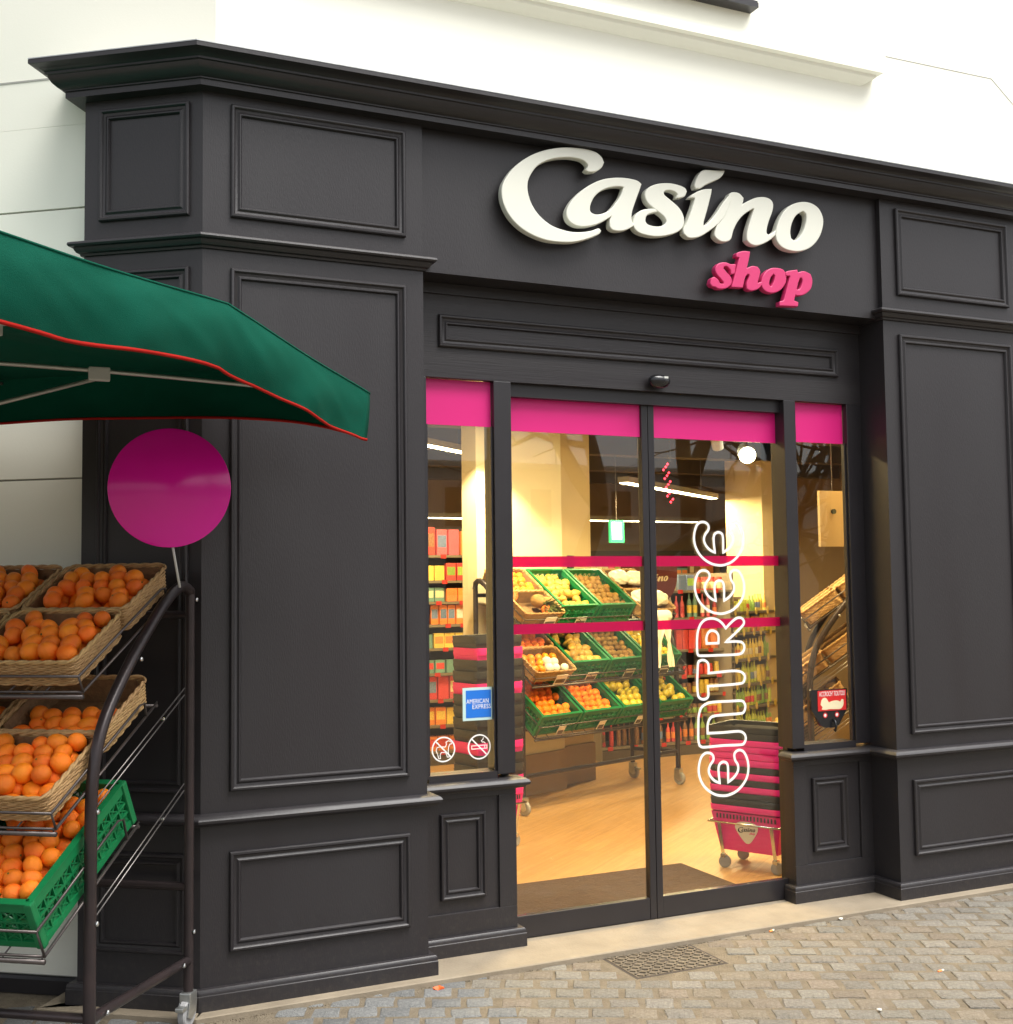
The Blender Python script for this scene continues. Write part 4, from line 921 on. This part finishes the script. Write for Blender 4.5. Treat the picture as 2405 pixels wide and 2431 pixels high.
def stack(loc,rotz,where,colors,pitch,trolley=True,z0=.10,h=.25,lt=.30,wt=.43):
    """colours from the bottom; lower basket full height, each further one shows its rim"""
    M=TR(*loc)@RZ(rotz); wb=wt*.78; lb=lt*.78
    for i,c in enumerate(colors):
        m='basket_'+c; nth=('lowest','second','third','fourth','fifth','sixth','seventh','eighth','ninth','tenth','eleventh','twelfth','thirteenth','fourteenth','fifteenth','sixteenth')[i]
        r=thing('shopping_basket','%s %s shopping basket from the floor in the nested stack %s'%(nth,c,where),'shopping basket',M=M@TR(random.uniform(-.003,.003),random.uniform(-.003,.003),0),group='nested shopping baskets '+where)
        zr=z0+h+i*pitch
        mb=MB(); lp=round_rect(wt+.012,lt+.012,.035,4); n=len(lp); li=round_rect(wt-.014,lt-.014,.028,4)
        hh=min(.042,pitch-.004)
        vs=[(x*.985,y*.985,zr-hh) for x,y in lp]+[(x,y,zr-.004) for x,y in lp]+[(x*.994,y*.994,zr) for x,y in lp]+[(x,y,zr-.002) for x,y in li]+[(x,y,zr-hh) for x,y in li]
        fs=[]
        for k in range(4):
            for j in range(n): fs.append((k*n+j,k*n+(j+1)%n,(k+1)*n+(j+1)%n,(k+1)*n+j))
        for j in range(n): fs.append((4*n+j,4*n+(j+1)%n,(j+1)%n,j))
        mb.add(vs,fs); mb.build('rim',m,r,auto=40)
        if i:
            basket_body(r,zr-pitch-.012,pitch+.004-hh*.5,wt*.985,lt*.985,wt*.93,lt*.93,m)
        if i==0:
            basket_body(r,z0,h-.04,wt*.97,lt*.97,wb,lb,m)
            sl=MB()
            for s_ in (-1,1):
                for j in range(18):
                    x=-wt*.40+j*wt*.8/17; k=.955
                    y=s_*(lt*.97/2*.985+.0012); sl.box(x-.004,x+.004,y-.0012,y+.0012,z0+h-.075,z0+h-.05)
            sl.build('slots','basket_black',r)
            if trolley:
                mb=MB(); fx,fy=wt*.5+.006,lt*.5+.008; zf=z0+h*.62
                mb.tube([(-fx,-fy,zf),(fx,-fy,zf),(fx,fy,zf),(-fx,fy,zf)],.006,6,closed=True)
                mb.build('frame','chrome',r,smooth=True)
                for sx in (-1,1):
                    for sy in (-1,1):
                        MB().box(-.010,.010,-.003,.003,0,1,Matrix(((1,0,-.16*sx*0,sx*wt*.36),(0,1,-sy*.045,sy*(fy-.0)),(0,0,-(zf-.06),zf),(0,0,0,1)))).build('leg','chrome',r)
                        wh=MB().lathe([(.008,-.010),(.032,-.010),(.034,-.006),(.034,.006),(.032,.010),(.008,.010)],16,TR(sx*wt*.36+.008,sy*(fy-.045),.034)@RX(R(90))@RY(R(20))).build('wheel','grey_rubber',r,auto=40)
                        MB().box(sx*wt*.36-.012,sx*wt*.36+.016,sy*(fy-.045)-.016,sy*(fy-.045)+.016,.055,.075).build('fork','chrome',wh)
                # badge with script lettering
                hp=[(.0,.060),(.05,.052),(.068,.028),(.055,-.005),(.02,-.052),(.0,-.062),(-.02,-.052),(-.055,-.005),(-.068,.028),(-.05,.052)]
                me=outline_mesh('badge',[[(p.x,p.y) for p in smooth_pts(hp,True,4,80)]],.001); tilt=math.atan2(lt*.97/2-lb/2,h-.04)
                Mb=TR(0,-(lt*.97/2+lb/2)/2-.0035,z0+(h-.04)*.52)@RX(tilt)
                me.transform(Mb@FACE); link('badge',me,'paper_white',r)
                k_=.105/(1850-30)
                for nm,loops in list(SGN.items()):
                    me=outline_mesh(nm,[[((p.x-940)*k_,-(p.y-330-(p.x-940)*.19)*k_+.016) for p in smooth_pts(lp,True,2,55)] for lp in loops],.0004); me.transform(Mb@TR(0,-.0017,0)@FACE); link('badge_'+nm,me,'basket_black',r)
                for nm,loops in list(SGN2.items()):
                    me=outline_mesh(nm,[[((p.x-940)*k_,-(p.y-330-(p.x-940)*.19)*k_+.016) for p in smooth_pts(lp,True,2,55)] for lp in loops],.0004); me.transform(Mb@TR(0,-.0017,0)@FACE); link('badge_'+nm,me,'basket_pink',r)
ang=math.atan2(-.88,.47)
stack((3.19,.86,0),ang,'inside the right glass door',['pink','black','black','pink','black','pink','black','pink','pink','pink','pink','black','black'],.036)
stack((2.07,2.02,0),R(12),'behind the left side window',['pink','pink','black','black','pink','black','black','black','black','pink','black','black','pink','black'],.070,True,.10,.26,.26,.35)

# ================================================================ SHELVES AND GROCERIES
def pmesh(name,prof,seg=12):
    mb=MB(); mb.lathe(prof,seg); me=bpy.data.meshes.new(name); me.from_pydata([tuple(v) for v in mb.v],[],mb.f); me.shade_smooth(); me.set_sharp_from_angle(angle=R(40)); me.materials.append(None); return me
BOTTLE=pmesh('bottle',[(.3,0),(.34,.02),(.34,.55),(.30,.66),(.13,.80),(.12,.93),(.14,.93),(.14,1),(.001,1)])
JAR=pmesh('jar',[(.40,0),(.44,.05),(.44,.72),(.36,.80),(.40,.82),(.40,1),(.001,1)])
def bmesh_box():
    me=bpy.data.meshes.new('packet'); b=bmesh.new(); bmesh.ops.create_cube(b,size=1)
    for v in b.verts: v.co.z+=.5
    bmesh.ops.bevel(b,geom=list(b.edges),offset=.03,segments=1,affect='EDGES'); b.to_mesh(me); b.free(); me.materials.append(None); return me
PACK=bmesh_box()
def pouch():
    me=bpy.data.meshes.new('pouch'); vs=[];fs=[]
    for k,(w_,d_) in enumerate(((.46,.34),(.5,.42),(.5,.36),(.48,.2),(.5,.04))):
        for x,y in ((-w_,-d_),(0,-d_*1.25),(w_,-d_),(w_,d_),(0,d_*1.25),(-w_,d_)): vs.append((x,y,k/4))
    for k in range(4):
        for i in range(6): fs.append((k*6+i,k*6+(i+1)%6,(k+1)*6+(i+1)%6,(k+1)*6+i))
    fs+=[(5,4,3,2,1,0),(24,25,26,27,28,29)]; me.from_pydata(vs,[],fs); me.shade_smooth(); me.materials.append(None); return me
POUCH=pouch()
PN={'packet':PACK,'bottle':BOTTLE,'jar':JAR,'pouch':POUCH}
BANDM=pmesh('wrapper_label',[(.345,.18),(.352,.19),(.352,.50),(.345,.51)])
BANDJ=pmesh('wrapper_label',[(.441,.12),(.449,.13),(.449,.62),(.441,.63)])
BANDP=bpy.data.meshes.new('wrapper_label'); BANDP.from_pydata([(-.42,-.508,.30),(.42,-.508,.30),(.42,-.508,.78),(-.42,-.508,.78),(-.42,-.498,.30),(.42,-.498,.30),(.42,-.498,.78),(-.42,-.498,.78)],[],[(0,1,2,3),(1,5,6,2),(4,0,3,7),(3,2,6,7),(0,4,5,1)]); BANDP.materials.append(None)
def shelf_unit(label,M,W,Dp,levels,top,stock,seed,tagm='tag_red',oval=False,where='',tags=True,pk=.82):
    u=thing('grocery_shelf',label,'shelf',M=M); rnd=random.Random(seed)
    MB().box(0,W,Dp-.02,Dp,0,top).build('back_panel','shelf_back',u)
    for x in (-.015,W): MB().box(x,x+.015,0,Dp,0,top).build('upright','shelf_metal',u)
    MB().box(0,W,.0,Dp-.021,0,.09).build('kick_board','shelf_back',u)
    for li,z in enumerate(levels):
        MB().box(.0005,W-.0005,0,Dp-.021,z-.022,z).build('plank','shelf_metal',u)
        nz=(levels[li+1] if li+1<len(levels) else top+.22)-z-.03
        if tags:
            x=.08
            while x<W-.05:
                if oval: MB().lathe([(.001,-.002),(.030,-.002),(.030,.002),(.001,.002)],12,TR(x,-.004,z-.0)@RX(R(90))@Matrix.Diagonal((.75,1.25,1,1))).build('price_tag',tagm,u)
                else: MB().box(x-.025,x+.025,-.006,-.0005,z-.030,z+.006).build('price_tag',tagm,u)
                x+=rnd.uniform(.14,.26)
        x=.02
        kinds=stock[li%len(stock)]
        while x<W-.06:
            kind,cols,w_,h_=rnd.choice(kinds); w_*=pk; h=min(nz,h_*rnd.uniform(.85,1.12)); n=rnd.choice((1,2,2,3,4)); colr=rnd.choice(cols); bc=rnd.choice(('prod_cream','prod_yellow','prod_red','prod_orange','prod_brown','prod_green','prod_blue','prod_white'))
            for k in range(n):
                if x+w_>W-.01: x=W; break
                o=bpy.data.objects.new(kind,PN[kind]); COL.objects.link(o); o.material_slots[0].link='OBJECT'; o.material_slots[0].material=MATS[colr]
                dd=w_*(.6 if kind in('packet','pouch') else 1)
                sx=w_*.94 if kind in('packet','pouch') else w_*1.1
                o.matrix_world=M@TR(x+w_/2,.03+dd/2+rnd.uniform(0,.015),z+.0005)@RZ(rnd.uniform(-.06,.06))@Matrix.Diagonal((sx,dd if kind in('packet','pouch') else w_*1.1,h,1))
                tag(o,'%s %s on the %s shelf up, %s'%(colr.split('_')[1],kind,('lowest','second','third','fourth','fifth','sixth','seventh','eighth','ninth')[li],where),kind,'groceries '+where)
                if kind!='pouch' and rnd.random()<.75:
                    b_=bpy.data.objects.new('wrapper_label',{'packet':BANDP,'bottle':BANDM,'jar':BANDJ}[kind]); COL.objects.link(b_); b_.parent=o; b_.material_slots[0].link='OBJECT'; b_.material_slots[0].material=MATS[bc]
                x+=w_+.004
            x+=rnd.uniform(.0,.02)
    return u
warm=['prod_red','prod_orange','prod_yellow','prod_cream','prod_pink','prod_brown']
bx=[('packet',warm,.10,.16),('packet',['prod_orange','prod_red','prod_yellow'],.13,.13),('packet',['prod_cream','prod_teal','prod_pink'],.12,.12)]
shelf_unit('tall grocery shelf full of packets behind the left side window',TR(2.72,5.15,0),.62,.4,[.12,.346,.569,.80,1.02,1.228,1.43,1.617,1.843],2.1,[bx,[('packet',['prod_orange','prod_yellow','prod_red'],.12,.15),('packet',['prod_teal','prod_pink'],.11,.13)],[('packet',['prod_pink','prod_red'],.13,.24),('packet',['prod_orange'],.09,.22)]],11,where='of the unit behind the left side window')
jars=[('jar',['prod_brown','prod_yellow','prod_red'],.065,.10),('jar',['prod_orange','prod_brown'],.07,.12)]
bott=[('bottle',['prod_green','prod_brown','prod_brown'],.075,.24),('bottle',['prod_red','prod_brown'],.07,.2)]
amber=[('jar',['prod_brown','prod_orange','prod_brown'],.06,.10),('jar',['prod_brown','prod_yellow'],.065,.12),('jar',['prod_red','prod_brown'],.06,.09)]
shelf_unit('grocery shelf of jars and bottles in the middle behind the doors',TR(4.30,4.62,0),1.42,.4,[.12,.36,.547,.72,.957,1.25,1.50],1.66,[bott,amber,amber,amber,[('pouch',['prod_orange','prod_brown'],.11,.2),('packet',['prod_brown','prod_orange','prod_red'],.08,.16)],[('bottle',['prod_white','prod_teal'],.075,.24),('bottle',['prod_red','prod_pink'],.07,.2)],[('packet',['prod_red','prod_white','prod_blue'],.11,.14),('jar',['prod_red','prod_cream'],.09,.13)]],22,where='of the middle unit behind the doors',pk=.8)
shelf_unit('juice and sauce shelf with oval yellow price tags behind right door',TR(5.66,4.56,0)@RZ(R(27)),1.5,.4,[.14,.385,.60,.84,1.09,1.29],1.42,[[('bottle',['prod_green','prod_lime'],.07,.2)],[('bottle',['prod_lime','prod_green'],.07,.2)],[('pouch',['prod_orange','prod_yellow'],.10,.17),('bottle',['prod_lime'],.07,.2)],[('bottle',['prod_lime','prod_green','prod_yellow'],.07,.19)],[('pouch',['prod_yellow','prod_orange','prod_lime'],.11,.17)],[('jar',['prod_cream','prod_yellow','prod_lime'],.07,.11),('bottle',['prod_yellow','prod_green','prod_red'],.065,.17)]],33,'tag_yellow',True,where='of the angled unit behind the right door')
shelf_unit('far grocery shelf along the back wall of the shop',TR(4.7,8.55,0),3.6,.45,[.3,.75,1.2,1.65],2.0,[bx,[('packet',['prod_red','prod_white','prod_green'],.2,.3)],bx],44,where='of the far unit at the back',tags=False)
# burgundy disc with shop lettering and the placard by the pillar
dd=thing('disc_sign','burgundy half disc sign with pale script lettering above the middle shelf','sign',(4.62,4.30,1.63),R(-6))
hd=[(.27*math.cos(R(180+180*k/24)),.27*math.sin(R(180+180*k/24))) for k in range(25)]+[(.27,.10),(-.27,.10)]
me=outline_mesh('board',[hd],.005); me.transform(FACE); link('board',me,'burgundy',dd)
k_=.30/1820
for nm,loops in SGN.items():
    me=outline_mesh(nm,[[((p.x-940)*k_+.03,-(p.y-330-(p.x-940)*.19)*k_-.02) for p in smooth_pts(lp,True,2,55)] for lp in loops],.0006); me.transform(TR(0,-.0065,0)@FACE); link(nm,me,'cream',dd)
MB().tube([(0,.01,.1),(0,.01,1.38)],.004,6).build('hanger','wire',dd)
pl=thing('placard','burgundy placard fixed to the cream pillar above the indoor stand','sign',(2.84,3.40,1.76),AW); MB().box(-.17,.15,-.012,0,-.095,.09).build('board','burgundy',pl); MB().tube([(0,.005,-.09),(.0,.06,-.6)],.005,6).build('stem','wire',pl)
for k,(a,b) in enumerate(((-.12,-.02),(-.09,.0))): MB().box(a,b,-.0135,-.0122,.02-.035*k,.034-.035*k).build('pale_stroke','cream',pl)

# ================================================================ PAVEMENT
pv=struct(bpy.data.objects.new('pavement',None)) ; COL.objects.link(pv)
CA=R(-27); cx_=Vector((math.cos(CA),math.sin(CA),0)); cy_=Vector((-math.sin(CA),math.cos(CA),0))
def sett_mesh(seed,sx,sy):
    rnd=random.Random(seed); b=bmesh.new(); h=.03
    top=[];mid=[];bot=[]
    base=[]
    for (x,y) in ((-1,-1),(0,-1),(1,-1),(1,0),(1,1),(0,1),(-1,1),(-1,0)):
        px=x*sx/2*(1+rnd.uniform(-.05,.03)); py=y*sy/2*(1+rnd.uniform(-.06,.04)); base.append((px,py))
    for px,py in base: bot.append(b.verts.new((px,py,-h)))
    for px,py in base: mid.append(b.verts.new((px,py,-.0042+rnd.uniform(-.0015,.001))))
    for px,py in base: top.append(b.verts.new((px*(.93+rnd.uniform(-.03,.03)),py*(.90+rnd.uniform(-.04,.04)),rnd.uniform(-.0022,.0016))))
    c=b.verts.new((0,0,.0015+rnd.uniform(0,.002)))
    for A_,B_ in ((bot,mid),(mid,top)):
        for i in range(8): b.faces.new((A_[i],A_[(i+1)%8],B_[(i+1)%8],B_[i]))
    for i in range(8): b.faces.new((top[i],top[(i+1)%8],c))
    me=bpy.data.meshes.new('sett'); b.to_mesh(me); b.free(); me.shade_smooth(); me.set_sharp_from_angle(angle=R(30)); me.materials.append(None); return me
SB=[sett_mesh(i,.112+.0025*(i%5),.088+.0015*(i%4)) for i in range(10)]; SQ=[sett_mesh(50+i,.104+.002*(i%3),.090) for i in range(6)]
MAN=(1.672,2.118,-.375,-.082)
cand=[]; rnd=random.Random(3)
for j in range(-40,24):
    for i in range(-30,50):
        jl=j*.106
        for typ in (0,1):
            if typ==0: ox=(i+.5*(j%2))*.134+rnd.uniform(-.006,.006)
            else: ox=i*.132+rnd.uniform(-.006,.006)+(j%2)*.05
            p=Vector((1.4,-.9,0))+cx_*ox+cy_*(jl+rnd.uniform(-.004,.004))
            bx_=1.12+.1*math.sin(p.y*5)
            if (p.x<bx_)!=(typ==1): continue
            # keep in front of the stone step
            if p.x>-.06: lim=-.085+.05
            else:
                lim=None
                q=Vector((p.x,p.y)); dist=(q).dot(n2)
                if dist<.085-.04: continue
            if lim is not None and p.y>lim: continue
            if p.x<.3 and Vector((p.x,p.y)).dot(n2)<.05: continue
            if MAN[0]-.055<p.x<MAN[1]+.055 and p.y>MAN[2]-.045: continue
            if p.y<-4.2 or p.x<-3 or p.x>6.5: continue
            u,v,z=project(Vector((p.x,p.y,GZ))) if (Vector((p.x,p.y,GZ))-CAM).dot(_fw)>.5 else (9e9,9e9,1)
            vis=(-60<u<SW+60 and v<SH+45 and v>0)
            cand.append((z if vis else 1e6+p.length,p,typ,vis))
cand.sort(key=lambda c:c[0]); cnt=0; stuff=MB(); stm=[]
for z,p,typ,vis in cand:
    M=TR(p.x,p.y,GZ+rnd.uniform(-.0018,.0014))@RZ(CA+rnd.uniform(-.045,.045)+(R(6) if typ else 0)+(math.pi if rnd.random()<.5 else 0))@RX(rnd.uniform(-.02,.02))@RY(rnd.uniform(-.018,.018))@Matrix.Diagonal((rnd.uniform(.93,1.05),rnd.uniform(.95,1.05),1,1))
    me=rnd.choice(SQ if typ else SB)
    mm='sett_blue' if typ else ('sett_brown' if rnd.random()<max(.08,.5-.25*abs(p.x-2.0)) else 'sett')  # more brown setts near the door: warm shop light and dirt, both as colour
    if vis and cnt<300:
        o=bpy.data.objects.new('sett',me); COL.objects.link(o); o.parent=pv; o.matrix_world=M; o.material_slots[0].link='OBJECT'; o.material_slots[0].material=MATS[mm]; cnt+=1
    else: stm.append((me,M,mm))
for mm in ('sett','sett_brown','sett_blue'):
    vs=[];fs=[]
    for me,M,m_ in stm:
        if m_!=mm: continue
        o=len(vs); vs+=[tuple(M@v.co) for v in me.vertices]; fs+=[tuple(k+o for k in f.vertices) for f in me.polygons]
    if vs:
        me=bpy.data.meshes.new('sett_field'); me.from_pydata(vs,[],fs); me.shade_smooth(); o=link('sett_field',me,mm,pv); o['kind']='stuff'
# inspection cover
mc=thing('inspection_cover','square cast iron inspection cover set in the setts before the doorstep','manhole cover',((MAN[0]+MAN[1])/2,(MAN[2]+MAN[3])/2,GZ-.01))
hw,hd_=(MAN[1]-MAN[0])/2,(MAN[3]-MAN[2])/2
MB().box(-hw+.013,hw-.013,-hd_+.013,hd_-.013,-.02,.008).build('plate','iron',mc)
mb=MB(); mb.box(-hw,hw,-hd_,-hd_+.012,-.02,.0065); mb.box(-hw,hw,hd_-.012,hd_,-.02,.0065); mb.box(-hw,-hw+.012,-hd_+.012,hd_-.012,-.02,.0065); mb.box(hw-.012,hw,-hd_+.012,hd_-.012,-.02,.0065); mb.build('frame','dark_iron',mc)
mb=MB(); nx,ny=14,9
for i in range(nx):
    for j in range(ny):
        x=-hw+.03+i*(2*hw-.06)/(nx-1); y=-hd_+.025+j*(2*hd_-.05)/(ny-1)
        if abs(x)<.03 and abs(y)<.025: continue
        mb.box(-.0125,.0125,-.004,.004,0,.005,TR(x,y,.008)@RZ(R(40 if (i+j)%2 else -40)))
mb.build('tread','iron',mc)
MB().box(-.022,.022,-.012,.012,.0081,.0088).build('key_hole','dark_iron',mc)
# grit gathered along the foot of the step
gm=MB(); rg=random.Random(9)
for k in range(900):
    x=rg.uniform(-.02,4.6); dn=abs(rg.gauss(0,.012)); 
    if rg.random()>(.35+.65*(noise.noise(Vector((x*2.3,0,0)))>-.05)): continue
    q=Vector((x,-.086-dn,GZ-.003)); r_=rg.uniform(.0012,.0042); a_=rg.uniform(0,6.3)
    gm.add([(r_,0,0),(-.6*r_,.8*r_,0),(-.6*r_,-.8*r_,0),(0,0,r_*1.1)],[(0,1,3),(1,2,3),(2,0,3)],TR(*q)@RZ(a_))
gr_=gm.build('grit','grit'); gr_['kind']='stuff'; gr_['label']='dark crumbs of grit along the foot of the stone doorstep'; gr_['category']='grit'
# litter
pe=MB(); pp=onZ(828*1.2585,1866*1.2585,GZ); lp=[(.022*math.cos(k*.63)*(1.2 if k%2 else .9),.014*math.sin(k*.63)) for k in range(10)]
pe.add([(x,y,.004+.006*math.sin(x*160)) for x,y in lp]+[(0,0,.012)]+[(x*.9,y*.9,0) for x,y in lp],[(i,(i+1)%10,10) for i in range(10)]+[(i,11+i,11+(i+1)%10,(i+1)%10) for i in range(10)]); o=pe.build('orange_peel','peel'); o.location=(pp.x,pp.y,GZ+.002); tag(o,'small scrap of orange peel on the setts near the left pilaster','peel')
for (u,v,an,lab) in ((1200+1003*.6306,2000+337*.6306,.3,'cigarette butt lying against the edge of the stone doorstep'),(1200+1640*.6306,2000+488*.6306,.1,'cigarette butt on the setts at the lower right')):
    p=onZ(u,v,GZ); r=thing('cigarette_butt',lab,'cigarette butt',(p.x,p.y,GZ+.006),an,'cigarette butts on the pavement'); MB().tube([(-.018,0,0),(.004,0,0)],.004,8).build('filter','prod_orange',r); MB().tube([(.0042,0,0),(.016,.001,0)],.0039,8).build('paper_end','paper_white',r)
for k,(u,v) in enumerate(((1200+1222*.6306,2000+292*.6306),(1200+1262*.6306,2000+292*.6306),(1200+938*.6306,2000+333*.6306),(1200+1410*.6306,2000+636*.6306))):
    p=onZ(u,v,GZ); b=bmesh.new(); bmesh.ops.create_icosphere(b,subdivisions=1,radius=.011)
    for vv in b.verts: vv.co=Vector((vv.co.x*random.uniform(.7,1.5),vv.co.y*random.uniform(.6,1.2),vv.co.z*.5))
    me=bpy.data.meshes.new('paper_scrap'); b.to_mesh(me); b.free(); o=link('paper_scrap',me,'paper_white'); o.location=(p.x,p.y,GZ+.006); tag(o,('larger crumpled pale paper scrap beside the doorstep','smaller pale paper scrap to the right of the larger one by the doorstep','pale paper scrap between doorstep and inspection cover','tiny pale scrap on the setts at the bottom of the picture')[k],'litter')

# ================================================================ ACROSS THE STREET (seen in the glass)
ob=thing('opposite_building','pale stone building across the street mirrored in the shop glass','building',(14,-44,GZ))
MB().box(-32,36,-4,0,0,7.2).build('wall','limestone',ob)
for i in range(15):
    for j in range(2):
        x=-30+i*4.3; z=1.0+j*3.1
        f=MB().box(x,x+1.3,.002,.06,z,z+2.0).build('window','window_grey',ob); MB().box(x+.12,x+1.18,.0602,.075,z+.12,z+1.88).build('pane','window_dark',f)
for z in (3.4,6.9): MB().box(-32.1,36.1,.003,.25,z,z+.2).build('string_course','limestone',ob)
def tree(x,y,seed,h,label,lean=0):
    t_=thing('bare_tree',label,'tree',(x,y,GZ)); rnd=random.Random(seed); mb=MB(); tr_=MB()
    def grow(p,d,L,r,lv):
        pts=[p]; rs=[r]
        for k in range(4):
            d=(d+Vector((rnd.uniform(-.18,.18),rnd.uniform(-.18,.18),rnd.uniform(-.04,.12)))).normalized(); p=p+d*L/4; pts.append(p); rs.append(r*(1-.1*(k+1)))
        (tr_ if lv==0 else mb).tube(pts,rs,7 if lv<2 else 4,caps=False)
        if lv<5:
            for k in range(3 if lv<4 else 2):
                a=rnd.uniform(0,6.28); ax=d.orthogonal().normalized(); ax.rotate(Matrix.Rotation(a,3,d)); nd=(d*rnd.uniform(.6,1)+ax*rnd.uniform(.5,.9)).normalized()
                grow(pts[-1] if k<2 else pts[2],nd,L*rnd.uniform(.62,.8),r*.58,lv+1)
    grow(Vector((0,0,0)),Vector((lean,0,1)).normalized(),h*.30,h*.022,0)
    tr_.build('trunk','bark',t_,smooth=True); mb.build('branches','bark',t_,smooth=True)
tree(5.9,-8.6,5,9,'bare leaning street tree mirrored in the left glass door',.25)
tree(9.0,-9.5,8,10,'bare street tree mirrored in the right glass door',-.1)
tree(3.0,-11,12,9,'bare street tree mirrored in the left side window',.1)
tree(12.5,-11,15,10,'bare street tree mirrored in the right side window',.0)
print('fruit',NF,'setts',cnt)
